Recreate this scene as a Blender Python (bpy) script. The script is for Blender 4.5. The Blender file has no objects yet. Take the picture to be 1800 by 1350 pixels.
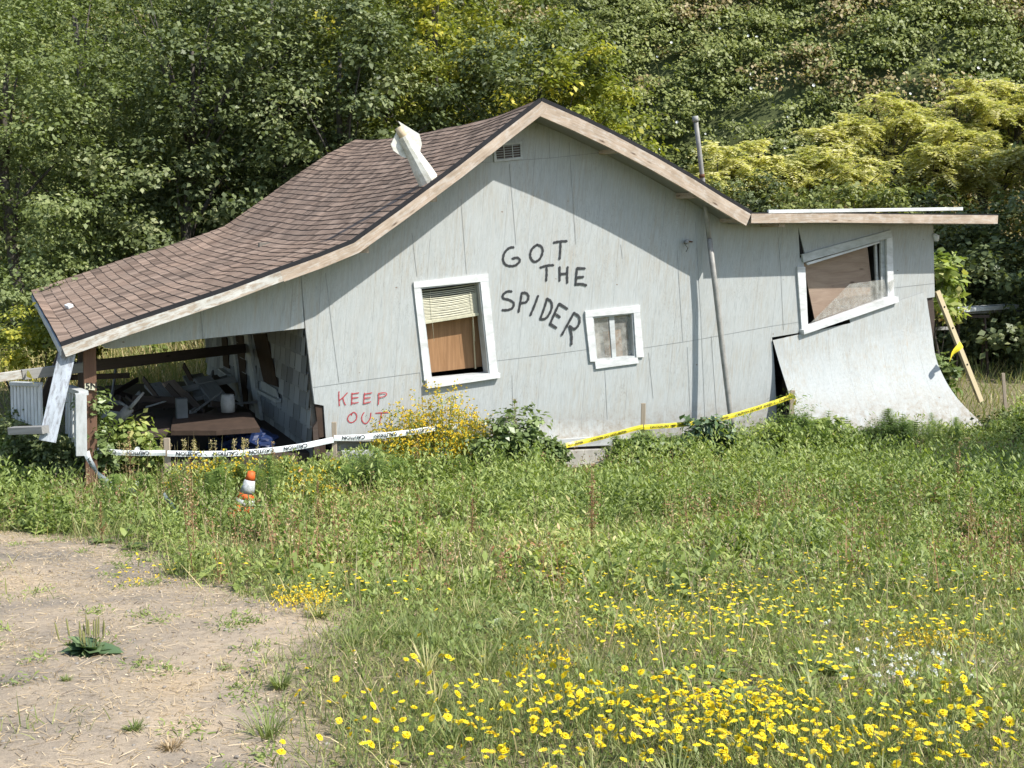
import bpy, bmesh, math, random
import numpy as np
from mathutils import Vector, Matrix, noise
from mathutils.geometry import tessellate_polygon

random.seed(7)
RNG = np.random.default_rng(11)
SC = bpy.context.scene
COL = SC.collection

# ------------------------------------------------------------------ camera, sky, sun, exposure
FPX = 1950.0                      # focal length in px of an 1800 px wide frame
PITCH = math.atan(275 / FPX)
CAMH = 2.5
cd = bpy.data.cameras.new('camera')
cam = bpy.data.objects.new('camera', cd)
COL.objects.link(cam)
cam.location = (0, 0, CAMH)
cam.rotation_euler = (math.pi / 2 - PITCH, 0, 0)
cd.sensor_width = 36
cd.lens = FPX / 1800 * 36
cd.clip_start = 0.05
cd.clip_end = 500
SC.camera = cam

SUNV = Vector((.458, -.229, .60)).normalized()     # towards the sun
w = bpy.data.worlds.new('World')
SC.world = w
w.use_nodes = True
nt = w.node_tree
bg = nt.nodes['Background']
sky = nt.nodes.new('ShaderNodeTexSky')
sky.sky_type = 'NISHITA'
sky.sun_disc = False
sky.sun_elevation = math.asin(SUNV.z)
sky.sun_rotation = math.atan2(SUNV.x, SUNV.y)
nt.links.new(sky.outputs[0], bg.inputs[0])
bg.inputs[1].default_value = 0.15
sl = bpy.data.lights.new('sun', 'SUN')
sl.energy = 4.4
sl.angle = math.radians(.53)
sl.color = (1, .96, .90)
sun = bpy.data.objects.new('sun', sl)
COL.objects.link(sun)
sun.rotation_euler = SUNV.to_track_quat('Z', 'Y').to_euler()
SC.view_settings.view_transform = 'Standard'
SC.view_settings.look = 'None'
SC.view_settings.gamma = 1
SC.view_settings.exposure = 0.68
try:
    SC.cycles.max_bounces = 7
    SC.cycles.diffuse_bounces = 3
    SC.cycles.glossy_bounces = 2
    SC.cycles.transmission_bounces = 4
    SC.cycles.transparent_max_bounces = 8
    SC.cycles.caustics_reflective = False
    SC.cycles.caustics_refractive = False
except Exception:
    pass

# ------------------------------------------------------------------ measuring helpers
cp, sp = math.cos(PITCH), math.sin(PITCH)
CAM = Vector((0, 0, CAMH))
def ray(px, py):
    a = (px - 900) / FPX; b = (675 - py) / FPX
    return Vector((a, cp + b * sp, -sp + b * cp))
def at_y(px, py, Y):                 # point of the sight line at world distance Y
    r = ray(px, py); return CAM + r * (Y / r.y)
def at_z(px, py, z):
    r = ray(px, py); return CAM + r * ((z - CAMH) / r.z)
def project(P):                      # numpy (n,3) -> px,py
    q = P - np.array([0, 0, CAMH])
    f = q[:, 1] * cp - q[:, 2] * sp
    u = q[:, 1] * sp + q[:, 2] * cp
    return 900 + q[:, 0] / f * FPX, 675 - u / f * FPX

def sstep(a, b, x):
    t = np.clip((x - a) / (b - a), 0, 1); return t * t * (3 - 2 * t)
def hill(x, y):
    y0 = 25.5 - 3.0 * sstep(2, 12, x)
    t = np.maximum(0, y - y0)
    return 1.05 * t * sstep(0, 5, t) - .0
def gz(x, y):                        # ground height (numpy)
    x = np.asarray(x, float); y = np.asarray(y, float)
    near = .9 - .158 * (np.maximum(y, 1.0) - 2.9)
    k = .25
    base = np.log(np.exp(near / k) + np.exp(-.52 / k)) * k + .24 * sstep(3.5, 6.5, x) * sstep(11, 14, y) + .25 * sstep(14, 22, y)
    b = .035 * np.sin(x * 1.7 + .6 * y) * np.sin(y * 1.3 - .4 * x) + .015 * np.sin(x * 4.1 + 1) * np.sin(y * 3.7)
    return base + b + hill(x, y)
def g1(x, y): return float(gz(x, y))
def ground_hit(px, py):
    r = ray(px, py); t = 1.0
    for _ in range(4000):
        p = CAM + r * t
        if p.z < g1(p.x, p.y): break
        t += .02
    return Vector((p.x, p.y, g1(p.x, p.y)))

# house frame: facade plane turned THETA, local x along it, local y into the house
THETA = math.atan(910 * cp / FPX)
U = Vector((math.cos(THETA), math.sin(THETA), 0)); V = Vector((-math.sin(THETA), math.cos(THETA), 0))
O = Vector((0, 13.0, 0))
def H(px, py, d=0.0):                # facade-parallel plane d metres in front -> house local
    r = ray(px, py); n = -V
    t = (d - (CAM - O).dot(n)) / r.dot(n)
    p = CAM + r * t - O
    return Vector((p.dot(U), p.dot(V), p.z))
def S(px, py, x0):                   # plane local x = x0
    r = ray(px, py)
    t = (x0 - (CAM - O).dot(U)) / r.dot(U)
    p = CAM + r * t - O
    return Vector((p.dot(U), p.dot(V), p.z))
def HZ(px, py, z):
    p = at_z(px, py, z) - O
    return Vector((p.dot(U), p.dot(V), p.z))
def to_world(l): return O + U * l.x + V * l.y + Vector((0, 0, l.z))
def to_house(p):
    q = p - O; return Vector((q.dot(U), q.dot(V), q.z))

# ------------------------------------------------------------------ materials
def newmat(name):
    m = bpy.data.materials.new(name); m.use_nodes = True
    t = m.node_tree
    return m, t, t.nodes['Principled BSDF'], t.nodes['Material Output']
def N(t, ty, **kw):
    n = t.nodes.new(ty)
    for k, v in kw.items():
        if k in n.inputs: n.inputs[k].default_value = v
        else: setattr(n, k, v)
    return n
def ramp(t, fac, stops):
    r = t.nodes.new('ShaderNodeValToRGB'); e = r.color_ramp.elements
    while len(e) < len(stops): e.new(.5)
    for i, (p, c) in enumerate(stops):
        e[i].position = p; e[i].color = (*c, 1) if len(c) == 3 else c
    t.links.new(fac, r.inputs[0]); return r.outputs[0]
def mixc(t, fac, a, b, mode='MIX'):
    n = t.nodes.new('ShaderNodeMix'); n.data_type = 'RGBA'; n.blend_type = mode
    for s, v in ((0, fac), (6, a), (7, b)):
        if isinstance(v, (int, float)): n.inputs[s].default_value = v
        elif isinstance(v, tuple): n.inputs[s].default_value = (*v, 1)
        else: t.links.new(v, n.inputs[s])
    return n.outputs[2]
def mapping(t, src, scale=(1, 1, 1), rot=(0, 0, 0), loc=(0, 0, 0)):
    m = t.nodes.new('ShaderNodeMapping'); m.inputs['Scale'].default_value = scale
    m.inputs['Rotation'].default_value = rot; m.inputs['Location'].default_value = loc
    t.links.new(src, m.inputs[0]); return m.outputs[0]
def noise_t(t, vec, scale, detail=4, rough=.6, dist=0):
    n = N(t, 'ShaderNodeTexNoise', Scale=scale, Detail=detail, Roughness=rough, Distortion=dist)
    if vec is not None: t.links.new(vec, n.inputs['Vector'])
    return n.outputs[0]
def bump(t, h, bs, strength=.3, dist=.01):
    b = N(t, 'ShaderNodeBump', Strength=strength, Distance=dist)
    t.links.new(h, b.inputs['Height']); t.links.new(b.outputs[0], bs.inputs['Normal']); return b
def coords(t, kind='Object'):
    return t.nodes.new('ShaderNodeTexCoord').outputs[kind]

def mat_wall():
    m, t, bs, o = newmat('painted_plywood')
    c = coords(t)
    lean = mapping(t, c, rot=(0, math.radians(-5), 0))
    grain = noise_t(t, mapping(t, lean, (14, 14, 2.0)), 1.6, 6, .65, 1.6)
    fine = noise_t(t, mapping(t, lean, (90, 90, 7)), 1.0, 3, .6, .5)
    big = noise_t(t, mapping(t, lean, (1.4, 1, .8)), 1.5, 5, .6)
    sx = t.nodes.new('ShaderNodeSeparateXYZ'); t.links.new(lean, sx.inputs[0])
    fr = N(t, 'ShaderNodeMath', operation='FRACT'); mu = N(t, 'ShaderNodeMath', operation='MULTIPLY')
    mu.inputs[1].default_value = 3.28; t.links.new(sx.outputs[0], mu.inputs[0]); t.links.new(mu.outputs[0], fr.inputs[0])
    gro = ramp(t, fr.outputs[0], [(0, (0, 0, 0)), (.012, (1, 1, 1)), (.985, (1, 1, 1)), (1, (0, 0, 0))])
    base = ramp(t, grain, [(.25, (.325, .345, .338)), (.42, (.392, .415, .408)), (.6, (.43, .451, .442)), (.8, (.355, .374, .362))])
    stain = ramp(t, big, [(.38, (.05, .05, .05)), (.6, (.95, .95, .95))])
    st2 = mixc(t, 1.0, stain, ramp(t, noise_t(t, mapping(t, lean, (30, 30, 3)), 1.0, 5, .7), [(.42, (0, 0, 0)), (.68, (1, 1, 1))]), 'MULTIPLY')
    col = mixc(t, st2, base, (.37, .35, .30))
    dirt = ramp(t, noise_t(t, mapping(t, lean, (3.5, 3, .35), loc=(3, 0, 1)), 2.2, 6, .7), [(.52, (0, 0, 0)), (.75, (.22, .22, .22))])
    col = mixc(t, dirt, col, (.26, .26, .24))
    spots = ramp(t, noise_t(t, c, 60, 3, .7), [(.24, (1, 1, 1)), (.3, (0, 0, 0))])
    col = mixc(t, mixc(t, 1.0, spots, dirt, 'MULTIPLY'), col, (.22, .2, .17))
    g2 = mixc(t, .75, (1, 1, 1), gro, 'MULTIPLY')
    col = mixc(t, ramp(t, noise_t(t, mapping(t, c, (6, 6, .8)), 1, 2), [(.4, (.06, .06, .06)), (.6, (.42, .42, .42))]), col, mixc(t, 1.0, col, g2, 'MULTIPLY'))
    col = mixc(t, .28, col, ramp(t, fine, [(.3, (.68, .68, .67)), (.6, (1, 1, 1))]), 'MULTIPLY')
    wv = noise_t(t, mapping(t, lean, (7, 7, 1.3)), 1.2, 3, .5, 3.5)
    ring = N(t, 'ShaderNodeMath', operation='PINGPONG'); r0 = N(t, 'ShaderNodeMath', operation='MULTIPLY'); r0.inputs[1].default_value = 16; t.links.new(wv, r0.inputs[0]); t.links.new(r0.outputs[0], ring.inputs[0]); ring.inputs[1].default_value = 1.0
    fig = ramp(t, ring.outputs[0], [(.0, (.80, .79, .77)), (.28, (1, 1, 1)), (1, (1.02, 1.02, 1.02))])
    fmask = ramp(t, noise_t(t, mapping(t, c, (1.1, 1, 1.1), loc=(5, 2, 0)), 1.4, 3), [(.4, (.15, .15, .15)), (.62, (.9, .9, .9))])
    col = mixc(t, fmask, col, mixc(t, 1.0, col, fig, 'MULTIPLY'))
    # peeled, whiter foot of the wall
    foot = N(t, 'ShaderNodeMapRange'); foot.inputs[1].default_value = .4; foot.inputs[2].default_value = .0
    s2 = t.nodes.new('ShaderNodeSeparateXYZ'); t.links.new(c, s2.inputs[0]); t.links.new(s2.outputs[2], foot.inputs[0])
    fm = mixc(t, 1.0, foot.outputs[0], ramp(t, noise_t(t, mapping(t, c, (5, 5, 3)), 2, 6, .7), [(.4, (0, 0, 0)), (.55, (.8, .8, .8))]), 'MULTIPLY')
    col = mixc(t, fm, col, ramp(t, noise_t(t, c, 25, 5, .8), [(.35, (.27, .23, .17)), (.5, (.40, .40, .375)), (.8, (.45, .46, .44))]))
    nv = N(t, 'ShaderNodeTexVoronoi', Scale=1.0, Randomness=.25); t.links.new(mapping(t, lean, (2.46, .01, 4.2)), nv.inputs['Vector'])
    nd = ramp(t, nv.outputs[0], [(.022, (.8, .8, .8)), (.04, (0, 0, 0))]); col = mixc(t, nd, col, (.17, .11, .075))
    dn = N(t, 'ShaderNodeMapRange'); dn.inputs[1].default_value = .32; dn.inputs[2].default_value = -.1; t.links.new(s2.outputs[2], dn.inputs[0])
    sp_m = mixc(t, 1.0, dn.outputs[0], ramp(t, noise_t(t, c, 9, 6, .75), [(.42, (0, 0, 0)), (.62, (.8, .8, .8))]), 'MULTIPLY'); col = mixc(t, sp_m, col, (.24, .2, .145))
    rs = mixc(t, 1.0, ramp(t, noise_t(t, mapping(t, lean, (11, 11, .5), loc=(1, 0, 4)), 1.1, 4, .6), [(.6, (0, 0, 0)), (.72, (.55, .55, .55))]), ramp(t, noise_t(t, mapping(t, c, (.9, 1, .9), loc=(9, 0, 2)), 1, 2), [(.45, (0, 0, 0)), (.6, (1, 1, 1))]), 'MULTIPLY'); col = mixc(t, rs, col, (.38, .315, .235))
    t.links.new(col, bs.inputs['Base Color'])
    bs.inputs['Roughness'].default_value = .82; bs.inputs['Specular IOR Level'].default_value = .25
    hh = mixc(t, .5, grain, gro)
    bump(t, hh, bs, .5, .006)
    return m

def mat_wood(name, cols, rough=.8, stretch=(2.2, 45), streak=.5, knots=True, paint=None, wear=.5):
    """grain runs along the U of the UV map, which is in metres"""
    m, t, bs, o = newmat(name)
    uv = coords(t, 'UV')
    g = noise_t(t, mapping(t, uv, (stretch[0], stretch[1], 1)), 1, 5, .65, .8)
    b = noise_t(t, mapping(t, uv, (stretch[0] * .5, stretch[1] * .18, 1)), 1, 3, .5, 1.2)
    col = mixc(t, streak, ramp(t, b, [(.3, cols[0]), (.7, cols[1])]), ramp(t, g, [(.3, cols[2]), (.65, cols[1])]))
    if knots:
        v = N(t, 'ShaderNodeTexVoronoi', Scale=1.0); t.links.new(mapping(t, uv, (2.2, 9, 1)), v.inputs['Vector'])
        k = ramp(t, v.outputs[0], [(.05, (1, 1, 1)), (.13, (0, 0, 0))])
        col = mixc(t, k, col, tuple(x * .45 for x in cols[2]))
    if paint:
        p = ramp(t, noise_t(t, mapping(t, uv, (6, 25, 1)), 1, 6, .75), [(wear - .06, (0, 0, 0)), (wear + .04, (1, 1, 1))])
        col = mixc(t, p, col, paint)
        dn = ramp(t, noise_t(t, mapping(t, uv, (3, 8, 1)), 1, 5, .7), [(.35, (.72, .72, .7)), (.6, (1, 1, 1))])
        col = mixc(t, 1.0, col, dn, 'MULTIPLY')
    t.links.new(col, bs.inputs['Base Color'])
    bs.inputs['Roughness'].default_value = rough; bs.inputs['Specular IOR Level'].default_value = .3
    bump(t, g, bs, .4, .004)
    return m

def mat_plain(name, col, rough=.7, var=.25, scale=8, metal=0, spec=.3, dark=None):
    m, t, bs, o = newmat(name)
    c = coords(t)
    n = noise_t(t, c, scale, 6, .65)
    d = dark or tuple(x * (1 - var) for x in col)
    cc = ramp(t, n, [(.3, d), (.62, col)])
    t.links.new(cc, bs.inputs['Base Color']); bs.inputs['Roughness'].default_value = rough
    bs.inputs['Metallic'].default_value = metal; bs.inputs['Specular IOR Level'].default_value = spec
    bump(t, n, bs, .25, .004)
    return m

def mat_leaf(name, stops, trans=.3, rough=.5, spec=.35, shade=(1, 1, 1)):
    m, t, bs, o = newmat(name)
    a = N(t, 'ShaderNodeAttribute'); a.attribute_name = 'rnd'
    col = ramp(t, a.outputs['Fac'], stops)
    t.links.new(col, bs.inputs['Base Color'])
    bs.inputs['Roughness'].default_value = rough; bs.inputs['Specular IOR Level'].default_value = spec
    tr = N(t, 'ShaderNodeBsdfTranslucent')
    t.links.new(mixc(t, 1.0, col, (1.15, 1.25, .5), 'MULTIPLY'), tr.inputs[0])
    mx = N(t, 'ShaderNodeMixShader', Fac=trans)
    t.links.new(bs.outputs[0], mx.inputs[1]); t.links.new(tr.outputs[0], mx.inputs[2])
    t.links.new(mx.outputs[0], o.inputs[0])
    return m

def mat_shingle():
    m, t, bs, o = newmat('asphalt_shingle')
    uv = coords(t, 'UV')          # u along the ridge, v down the slope, metres
    a = N(t, 'ShaderNodeAttribute'); a.attribute_name = 'rnd'
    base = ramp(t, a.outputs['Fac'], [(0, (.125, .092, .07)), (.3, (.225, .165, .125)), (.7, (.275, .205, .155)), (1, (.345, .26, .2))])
    st = noise_t(t, mapping(t, uv, (42, 1.6, 1)), 1, 4, .7)
    col = mixc(t, .8, base, ramp(t, st, [(.32, (.55, .54, .54)), (.5, (.95, .93, .92)), (.68, (1.4, 1.34, 1.3))]), 'MULTIPLY')
    gr = noise_t(t, uv, 220, 2, .8)
    col = mixc(t, .5, col, ramp(t, gr, [(.3, (.6, .6, .6)), (.7, (1.3, 1.3, 1.3))]), 'MULTIPLY')
    big = noise_t(t, uv, .7, 4, .6)
    col = mixc(t, .35, col, ramp(t, big, [(.35, (.6, .62, .66)), (.65, (1.2, 1.1, 1.05))]), 'MULTIPLY')
    t.links.new(col, bs.inputs['Base Color']); bs.inputs['Roughness'].default_value = .9
    bs.inputs['Specular IOR Level'].default_value = .2
    bump(t, gr, bs, .5, .003)
    return m

M = {}
M['wall'] = mat_wall()
M['groove'] = mat_plain('seam_shadow_gap', (.29, .30, .29), .9, .4)
M['shingle'] = mat_shingle()
M['felt'] = mat_plain('black_roofing_felt', (.022, .022, .024), .85, .4, 12)
M['raw'] = mat_wood('raw_lumber', [(.40, .32, .24), (.54, .44, .345), (.30, .2, .13)], paint=(.52, .46, .39), wear=.56)
M['raw_white'] = mat_wood('worn_white_board', [(.40, .33, .25), (.47, .40, .32), (.3, .23, .17)], paint=(.56, .55, .50), wear=.5)
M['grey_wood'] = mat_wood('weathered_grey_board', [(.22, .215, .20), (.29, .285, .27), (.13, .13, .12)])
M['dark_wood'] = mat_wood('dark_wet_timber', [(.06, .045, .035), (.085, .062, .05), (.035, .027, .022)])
M['brown_post'] = mat_wood('brown_painted_post', [(.13, .07, .045), (.17, .095, .06), (.08, .045, .03)], knots=False)
M['pale_wood'] = mat_wood('pale_yellow_lumber', [(.46, .38, .22), (.52, .44, .28), (.36, .28, .16)])
M['white'] = mat_wood('white_trim_paint', [(.7, .7, .69), (.76, .76, .75), (.55, .54, .52)], knots=False, paint=(.67, .68, .675), wear=.38)
M['blueboard'] = mat_wood('scuffed_white_blue_board', [(.2, .21, .22), (.3, .31, .33), (.1, .1, .11)], knots=False, paint=(.40, .44, .48), wear=.47)
M['trimdull'] = mat_wood('dull_white_paint', [(.42, .42, .4), (.5, .5, .48), (.3, .3, .29)], knots=False, paint=(.50, .52, .51), wear=.44)
M['ply'] = mat_wood('orange_plywood', [(.27, .145, .065), (.33, .185, .09), (.14, .07, .03)], stretch=(1.7, 26), knots=False)
M['ply_grey'] = mat_wood('weathered_plywood', [(.28, .2, .145), (.35, .265, .2), (.18, .125, .09)], stretch=(2.5, 16), knots=True)
M['black'] = mat_plain('gap_shade_black', (.012, .012, .012), .9)  # flat black standing in for shade inside the slit and the holes
M['room'] = mat_plain('grimy_plaster', (.2, .18, .15), .9, .5, 3)
M['blind'] = mat_plain('cream_blind', (.52, .5, .36), .5, .2, 20)
M['pipe'] = mat_plain('galvanised_pipe', (.32, .31, .28), .6, .35, 10, metal=.15)
M['stove'] = mat_plain('white_painted_metal', (.66, .66, .60), .55, 0, 14, dark=(.42, .41, .33))
M['tan'] = mat_plain('tan_metal', (.55, .45, .3), .6, .3, 10)
M['concrete'] = mat_plain('old_concrete', (.5, .48, .43), .9, .4, 7)
M['shake'] = mat_plain('grey_wall_shingle', (.14, .15, .15), .85, .35, 5)
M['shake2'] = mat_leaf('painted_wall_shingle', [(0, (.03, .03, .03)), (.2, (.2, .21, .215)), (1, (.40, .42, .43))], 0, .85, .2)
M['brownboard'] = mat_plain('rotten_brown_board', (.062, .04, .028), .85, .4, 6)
M['stake'] = mat_wood('stake_wood', [(.38, .31, .23), (.44, .36, .27), (.28, .22, .16)], knots=False)
M['spray'] = None
M['tape_w'] = mat_plain('white_barrier_tape', (.75, .78, .76), .35, .08, 6, spec=.5)
M['tape_y'] = mat_plain('yellow_barrier_tape', (.80, .66, .04), .35, .12, 6, spec=.5)
M['ink'] = mat_plain('black_tape_print', (.02, .02, .02), .5)
M['orange'] = mat_plain('orange_cone_plastic', (.72, .14, .03), .6, .35, 20)
M['reflect'] = mat_plain('dirty_white_band', (.55, .57, .56), .6, .5, 40)
M['blue'] = mat_plain('blue_tarp', (.012, .026, .085), .5, .4, 6)
M['wire'] = mat_plain('old_wire', (.20, .07, .05), .7)
M['greywhite'] = mat_plain('old_white_metal', (.34, .34, .32), .6, .3, 10)
M['bark'] = mat_plain('grey_bark', (.10, .088, .072), .9, .55, 14)
M['stem'] = mat_plain('green_stem', (.14, .2, .06), .7)
M['rust'] = mat_plain('rusty_iron', (.16, .07, .035), .8, .5, 20)

def mat_glass():
    m, t, bs, o = newmat('dusty_glass')
    tr = N(t, 'ShaderNodeBsdfTransparent'); gl = N(t, 'ShaderNodeBsdfGlossy', Roughness=.08)
    df = N(t, 'ShaderNodeBsdfDiffuse'); df.inputs[0].default_value = (.55, .55, .5, 1)
    m1 = N(t, 'ShaderNodeMixShader', Fac=.08); m2 = N(t, 'ShaderNodeMixShader', Fac=.2)
    t.links.new(tr.outputs[0], m1.inputs[1]); t.links.new(gl.outputs[0], m1.inputs[2])
    t.links.new(m1.outputs[0], m2.inputs[1]); t.links.new(df.outputs[0], m2.inputs[2])
    d = ramp(t, noise_t(t, coords(t), 14, 6, .7), [(.4, (.12, .12, .12)), (.7, (.42, .42, .42))])
    t.links.new(d, m2.inputs[0]); t.links.new(m2.outputs[0], o.inputs[0])
    return m
M['glass'] = mat_glass()
def mat_spray(name, col, wgt):
    m, t, bs, o = newmat(name)
    uv = coords(t, 'UV')
    s = t.nodes.new('ShaderNodeSeparateXYZ'); t.links.new(uv, s.inputs[0])
    c = coords(t)
    nz = noise_t(t, c, 90, 3, .7)
    grain = noise_t(t, mapping(t, c, (60, 60, 12)), 1, 4, .7)
    a = N(t, 'ShaderNodeMath', operation='ADD'); t.links.new(s.outputs[1], a.inputs[0])
    k = N(t, 'ShaderNodeMath', operation='MULTIPLY'); k.inputs[1].default_value = .45; t.links.new(nz, k.inputs[0]); t.links.new(k.outputs[0], a.inputs[1])
    al = ramp(t, a.outputs[0], [(.85, (wgt, wgt, wgt)), (1.18, (0, 0, 0))])
    wear = ramp(t, grain, [(.28, (.35, .35, .35)), (.4, (1, 1, 1))])
    al = mixc(t, 1.0, al, wear, 'MULTIPLY')
    bs.inputs['Base Color'].default_value = (*col, 1); bs.inputs['Roughness'].default_value = .6
    t.links.new(al, bs.inputs['Alpha'])
    return m
M['spray'] = mat_spray('black_spray_paint', (.022, .024, .026), .96)
M['redspray'] = mat_spray('red_spray_paint', (.42, .03, .04), .85)

# leaf materials
M['leaf_dark'] = mat_leaf('alder_leaf', [(0, (0.063, 0.083, 0.034)), (.5, (0.135, 0.167, 0.064)), (.8, (0.216, 0.250, 0.106)), (1, (0.379, 0.384, 0.192))], .25)
M['leaf_pale'] = mat_leaf('willow_leaf', [(0, (0.119, 0.149, 0.050)), (.5, (0.196, 0.239, 0.086)), (.85, (0.281, 0.321, 0.132)), (1, (0.442, 0.446, 0.231))], .3)
M['leaf_yellow'] = mat_leaf('yellowing_leaf', [(0, (0.118, 0.143, 0.029)), (.4, (0.235, 0.264, 0.048)), (.72, (0.413, 0.400, 0.064)), (1, (0.737, 0.601, 0.086))], .35)
M['leaf_hill'] = mat_leaf('bramble_leaf', [(0, (0.106, 0.124, 0.034)), (.45, (0.199, 0.230, 0.063)), (.78, (0.292, 0.316, 0.098)), (.88, (0.298, 0.217, 0.098)), (1, (0.497, 0.447, 0.218))], .28)
M['leaf_frond'] = mat_leaf('yellow_frond', [(0, (.26, .29, .09)), (.4, (.56, .53, .20)), (1, (.85, .78, .46))], .38)
M['leaf_weed'] = mat_leaf('weed_leaf', [(0, (0.108, 0.152, 0.044)), (.4, (0.207, 0.269, 0.072)), (.7, (0.323, 0.386, 0.109)), (.88, (0.485, 0.504, 0.182)), (.95, (0.611, 0.469, 0.236)), (1, (0.485, 0.219, 0.109))], .34)
M['leaf_dock'] = mat_leaf('dock_leaf', [(0, (0.108, 0.150, 0.053)), (.6, (0.185, 0.247, 0.083)), (1, (0.309, 0.375, 0.150))], .28, .4, .5)
M['leaf_plantain'] = mat_leaf('plantain_leaf', [(0, (.08, .13, .06)), (.6, (.12, .19, .085)), (1, (.19, .26, .12))], .2, .4, .5)
M['leaf_grass'] = mat_leaf('grass_blade', [(0, (0.130, 0.172, 0.051)), (.4, (0.222, 0.267, 0.087)), (.7, (0.343, 0.353, 0.138)), (.85, (0.589, 0.486, 0.248)), (1, (0.850, 0.674, 0.393))], .3)
M['leaf_horse'] = mat_leaf('horsetail', [(0, (0.101, 0.168, 0.035)), (.6, (0.173, 0.252, 0.056)), (1, (0.274, 0.350, 0.098))], .3)
M['leaf_dry'] = mat_leaf('dry_straw', [(0, (0.249, 0.176, 0.099)), (.5, (0.476, 0.363, 0.220)), (1, (0.702, 0.572, 0.396))], .2)
M['leaf_twig'] = mat_leaf('dark_twig', [(0, (.05, .038, .028)), (1, (.16, .12, .085))], .05)
M['leaf_red'] = mat_leaf('rust_red_seed', [(0, (0.209, 0.109, 0.062)), (.5, (0.354, 0.187, 0.102)), (.8, (0.322, 0.312, 0.125)), (1, (0.546, 0.343, 0.187))], .2)
M['petal'] = mat_leaf('yellow_petal', [(0, (.70, .48, .012)), (.6, (.86, .68, .02)), (1, (.92, .78, .06))], .15, .6, .2)
M['petal_o'] = mat_leaf('golden_petal', [(0, (.62, .42, .03)), (1, (.85, .66, .06))], .15, .6, .2)
M['petal_w'] = mat_leaf('white_petal', [(0, (.7, .7, .66)), (1, (.85, .85, .83))], .2, .6, .2)

# ------------------------------------------------------------------ mesh helpers
def tag(o, label=None, cat=None, group=None, kind=None):
    if label: o['label'] = label
    if cat: o['category'] = cat
    if group: o['group'] = group
    if kind: o['kind'] = kind
    return o
def link(name, me, parent=None, mats=()):
    o = bpy.data.objects.new(name, me); COL.objects.link(o)
    for m in mats: me.materials.append(m)
    if parent: o.parent = parent
    return o
def empty(name, loc=(0, 0, 0), rz=0, parent=None):
    o = bpy.data.objects.new(name, None); COL.objects.link(o)
    o.location = loc; o.rotation_euler = (0, 0, rz); o.empty_display_size = .1
    if parent: o.parent = parent
    return o
def bm_obj(name, bm, mat, parent=None, smooth=False):
    me = bpy.data.meshes.new(name); bmesh.ops.recalc_face_normals(bm, faces=bm.faces)
    bm.to_mesh(me); bm.free()
    if smooth:
        me.polygons.foreach_set('use_smooth', [True] * len(me.polygons))
    return link(name, me, parent, [mat] if not isinstance(mat, (list, tuple)) else mat)

def box_bm(bm, p0, p1, wdt, thk, up=None, bev=.003, wob=.0, taper=1.0):
    """board from p0 to p1; wdt along `up`-ish, thk across; UV in metres along the length"""
    p0 = Vector(p0); p1 = Vector(p1); x = (p1 - p0); L = x.length; x.normalize()
    up = Vector(up or (0, 0, 1)); y = up - x * up.dot(x)
    if y.length < 1e-4: y = Vector((1, 0, 0)) - x * x.x
    y.normalize(); z = x.cross(y)
    n = max(1, int(L / .35)); uvl = bm.loops.layers.uv.verify()
    off = random.uniform(0, 9)
    rings = []
    for i in range(n + 1):
        f = i / n; c = p0.lerp(p1, f)
        k = 1 + (taper - 1) * f
        dy = random.uniform(-wob, wob); dz = random.uniform(-wob, wob)
        pr = []
        h, g, b = wdt / 2 * k, thk / 2 * k, bev
        for sy, sz in ((-h, -g + b), (-h + b, -g), (h - b, -g), (h, -g + b), (h, g - b), (h - b, g), (-h + b, g), (-h, g - b)):
            pr.append(bm.verts.new(c + y * (sy + dy) + z * (sz + dz)))
        rings.append(pr)
    per = [0, b, wdt - b, wdt, wdt + thk, wdt + thk + b, 2 * wdt + thk, 2 * wdt + thk + b, 2 * wdt + 2 * thk]
    for i in range(n):
        for k in range(8):
            k2 = (k + 1) % 8
            f = bm.faces.new((rings[i][k], rings[i][k2], rings[i + 1][k2], rings[i + 1][k]))
            us = (i / n * L, i / n * L, (i + 1) / n * L, (i + 1) / n * L); vs = (per[k], per[k + 1], per[k + 1], per[k])
            for lp, u_, v_ in zip(f.loops, us, vs): lp[uvl].uv = (u_ + off, v_ + off)
    for r in (rings[0], rings[-1]):
        f = bm.faces.new(r)
        for lp, k in zip(f.loops, range(8)): lp[uvl].uv = (off + .02 * (k % 3), off + per[k])
def board(name, p0, p1, wdt, thk, mat, parent=None, up=None, **kw):
    """board whose object origin is its first end"""
    bm = bmesh.new(); p0 = Vector(p0)
    box_bm(bm, (0, 0, 0), Vector(p1) - p0, wdt, thk, up, **kw)
    o = bm_obj(name, bm, mat, parent); o.location = p0
    return o
def hboard(name, p0, p1, wdt, thk, mat, up=None, **kw):    # top-level board given in house-local points
    up = Vector(up or (0, 0, 1)); upw = U * up.x + V * up.y + Vector((0, 0, up.z))
    return board(name, to_world(Vector(p0)), to_world(Vector(p1)), wdt, thk, mat, None, upw, **kw)

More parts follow.
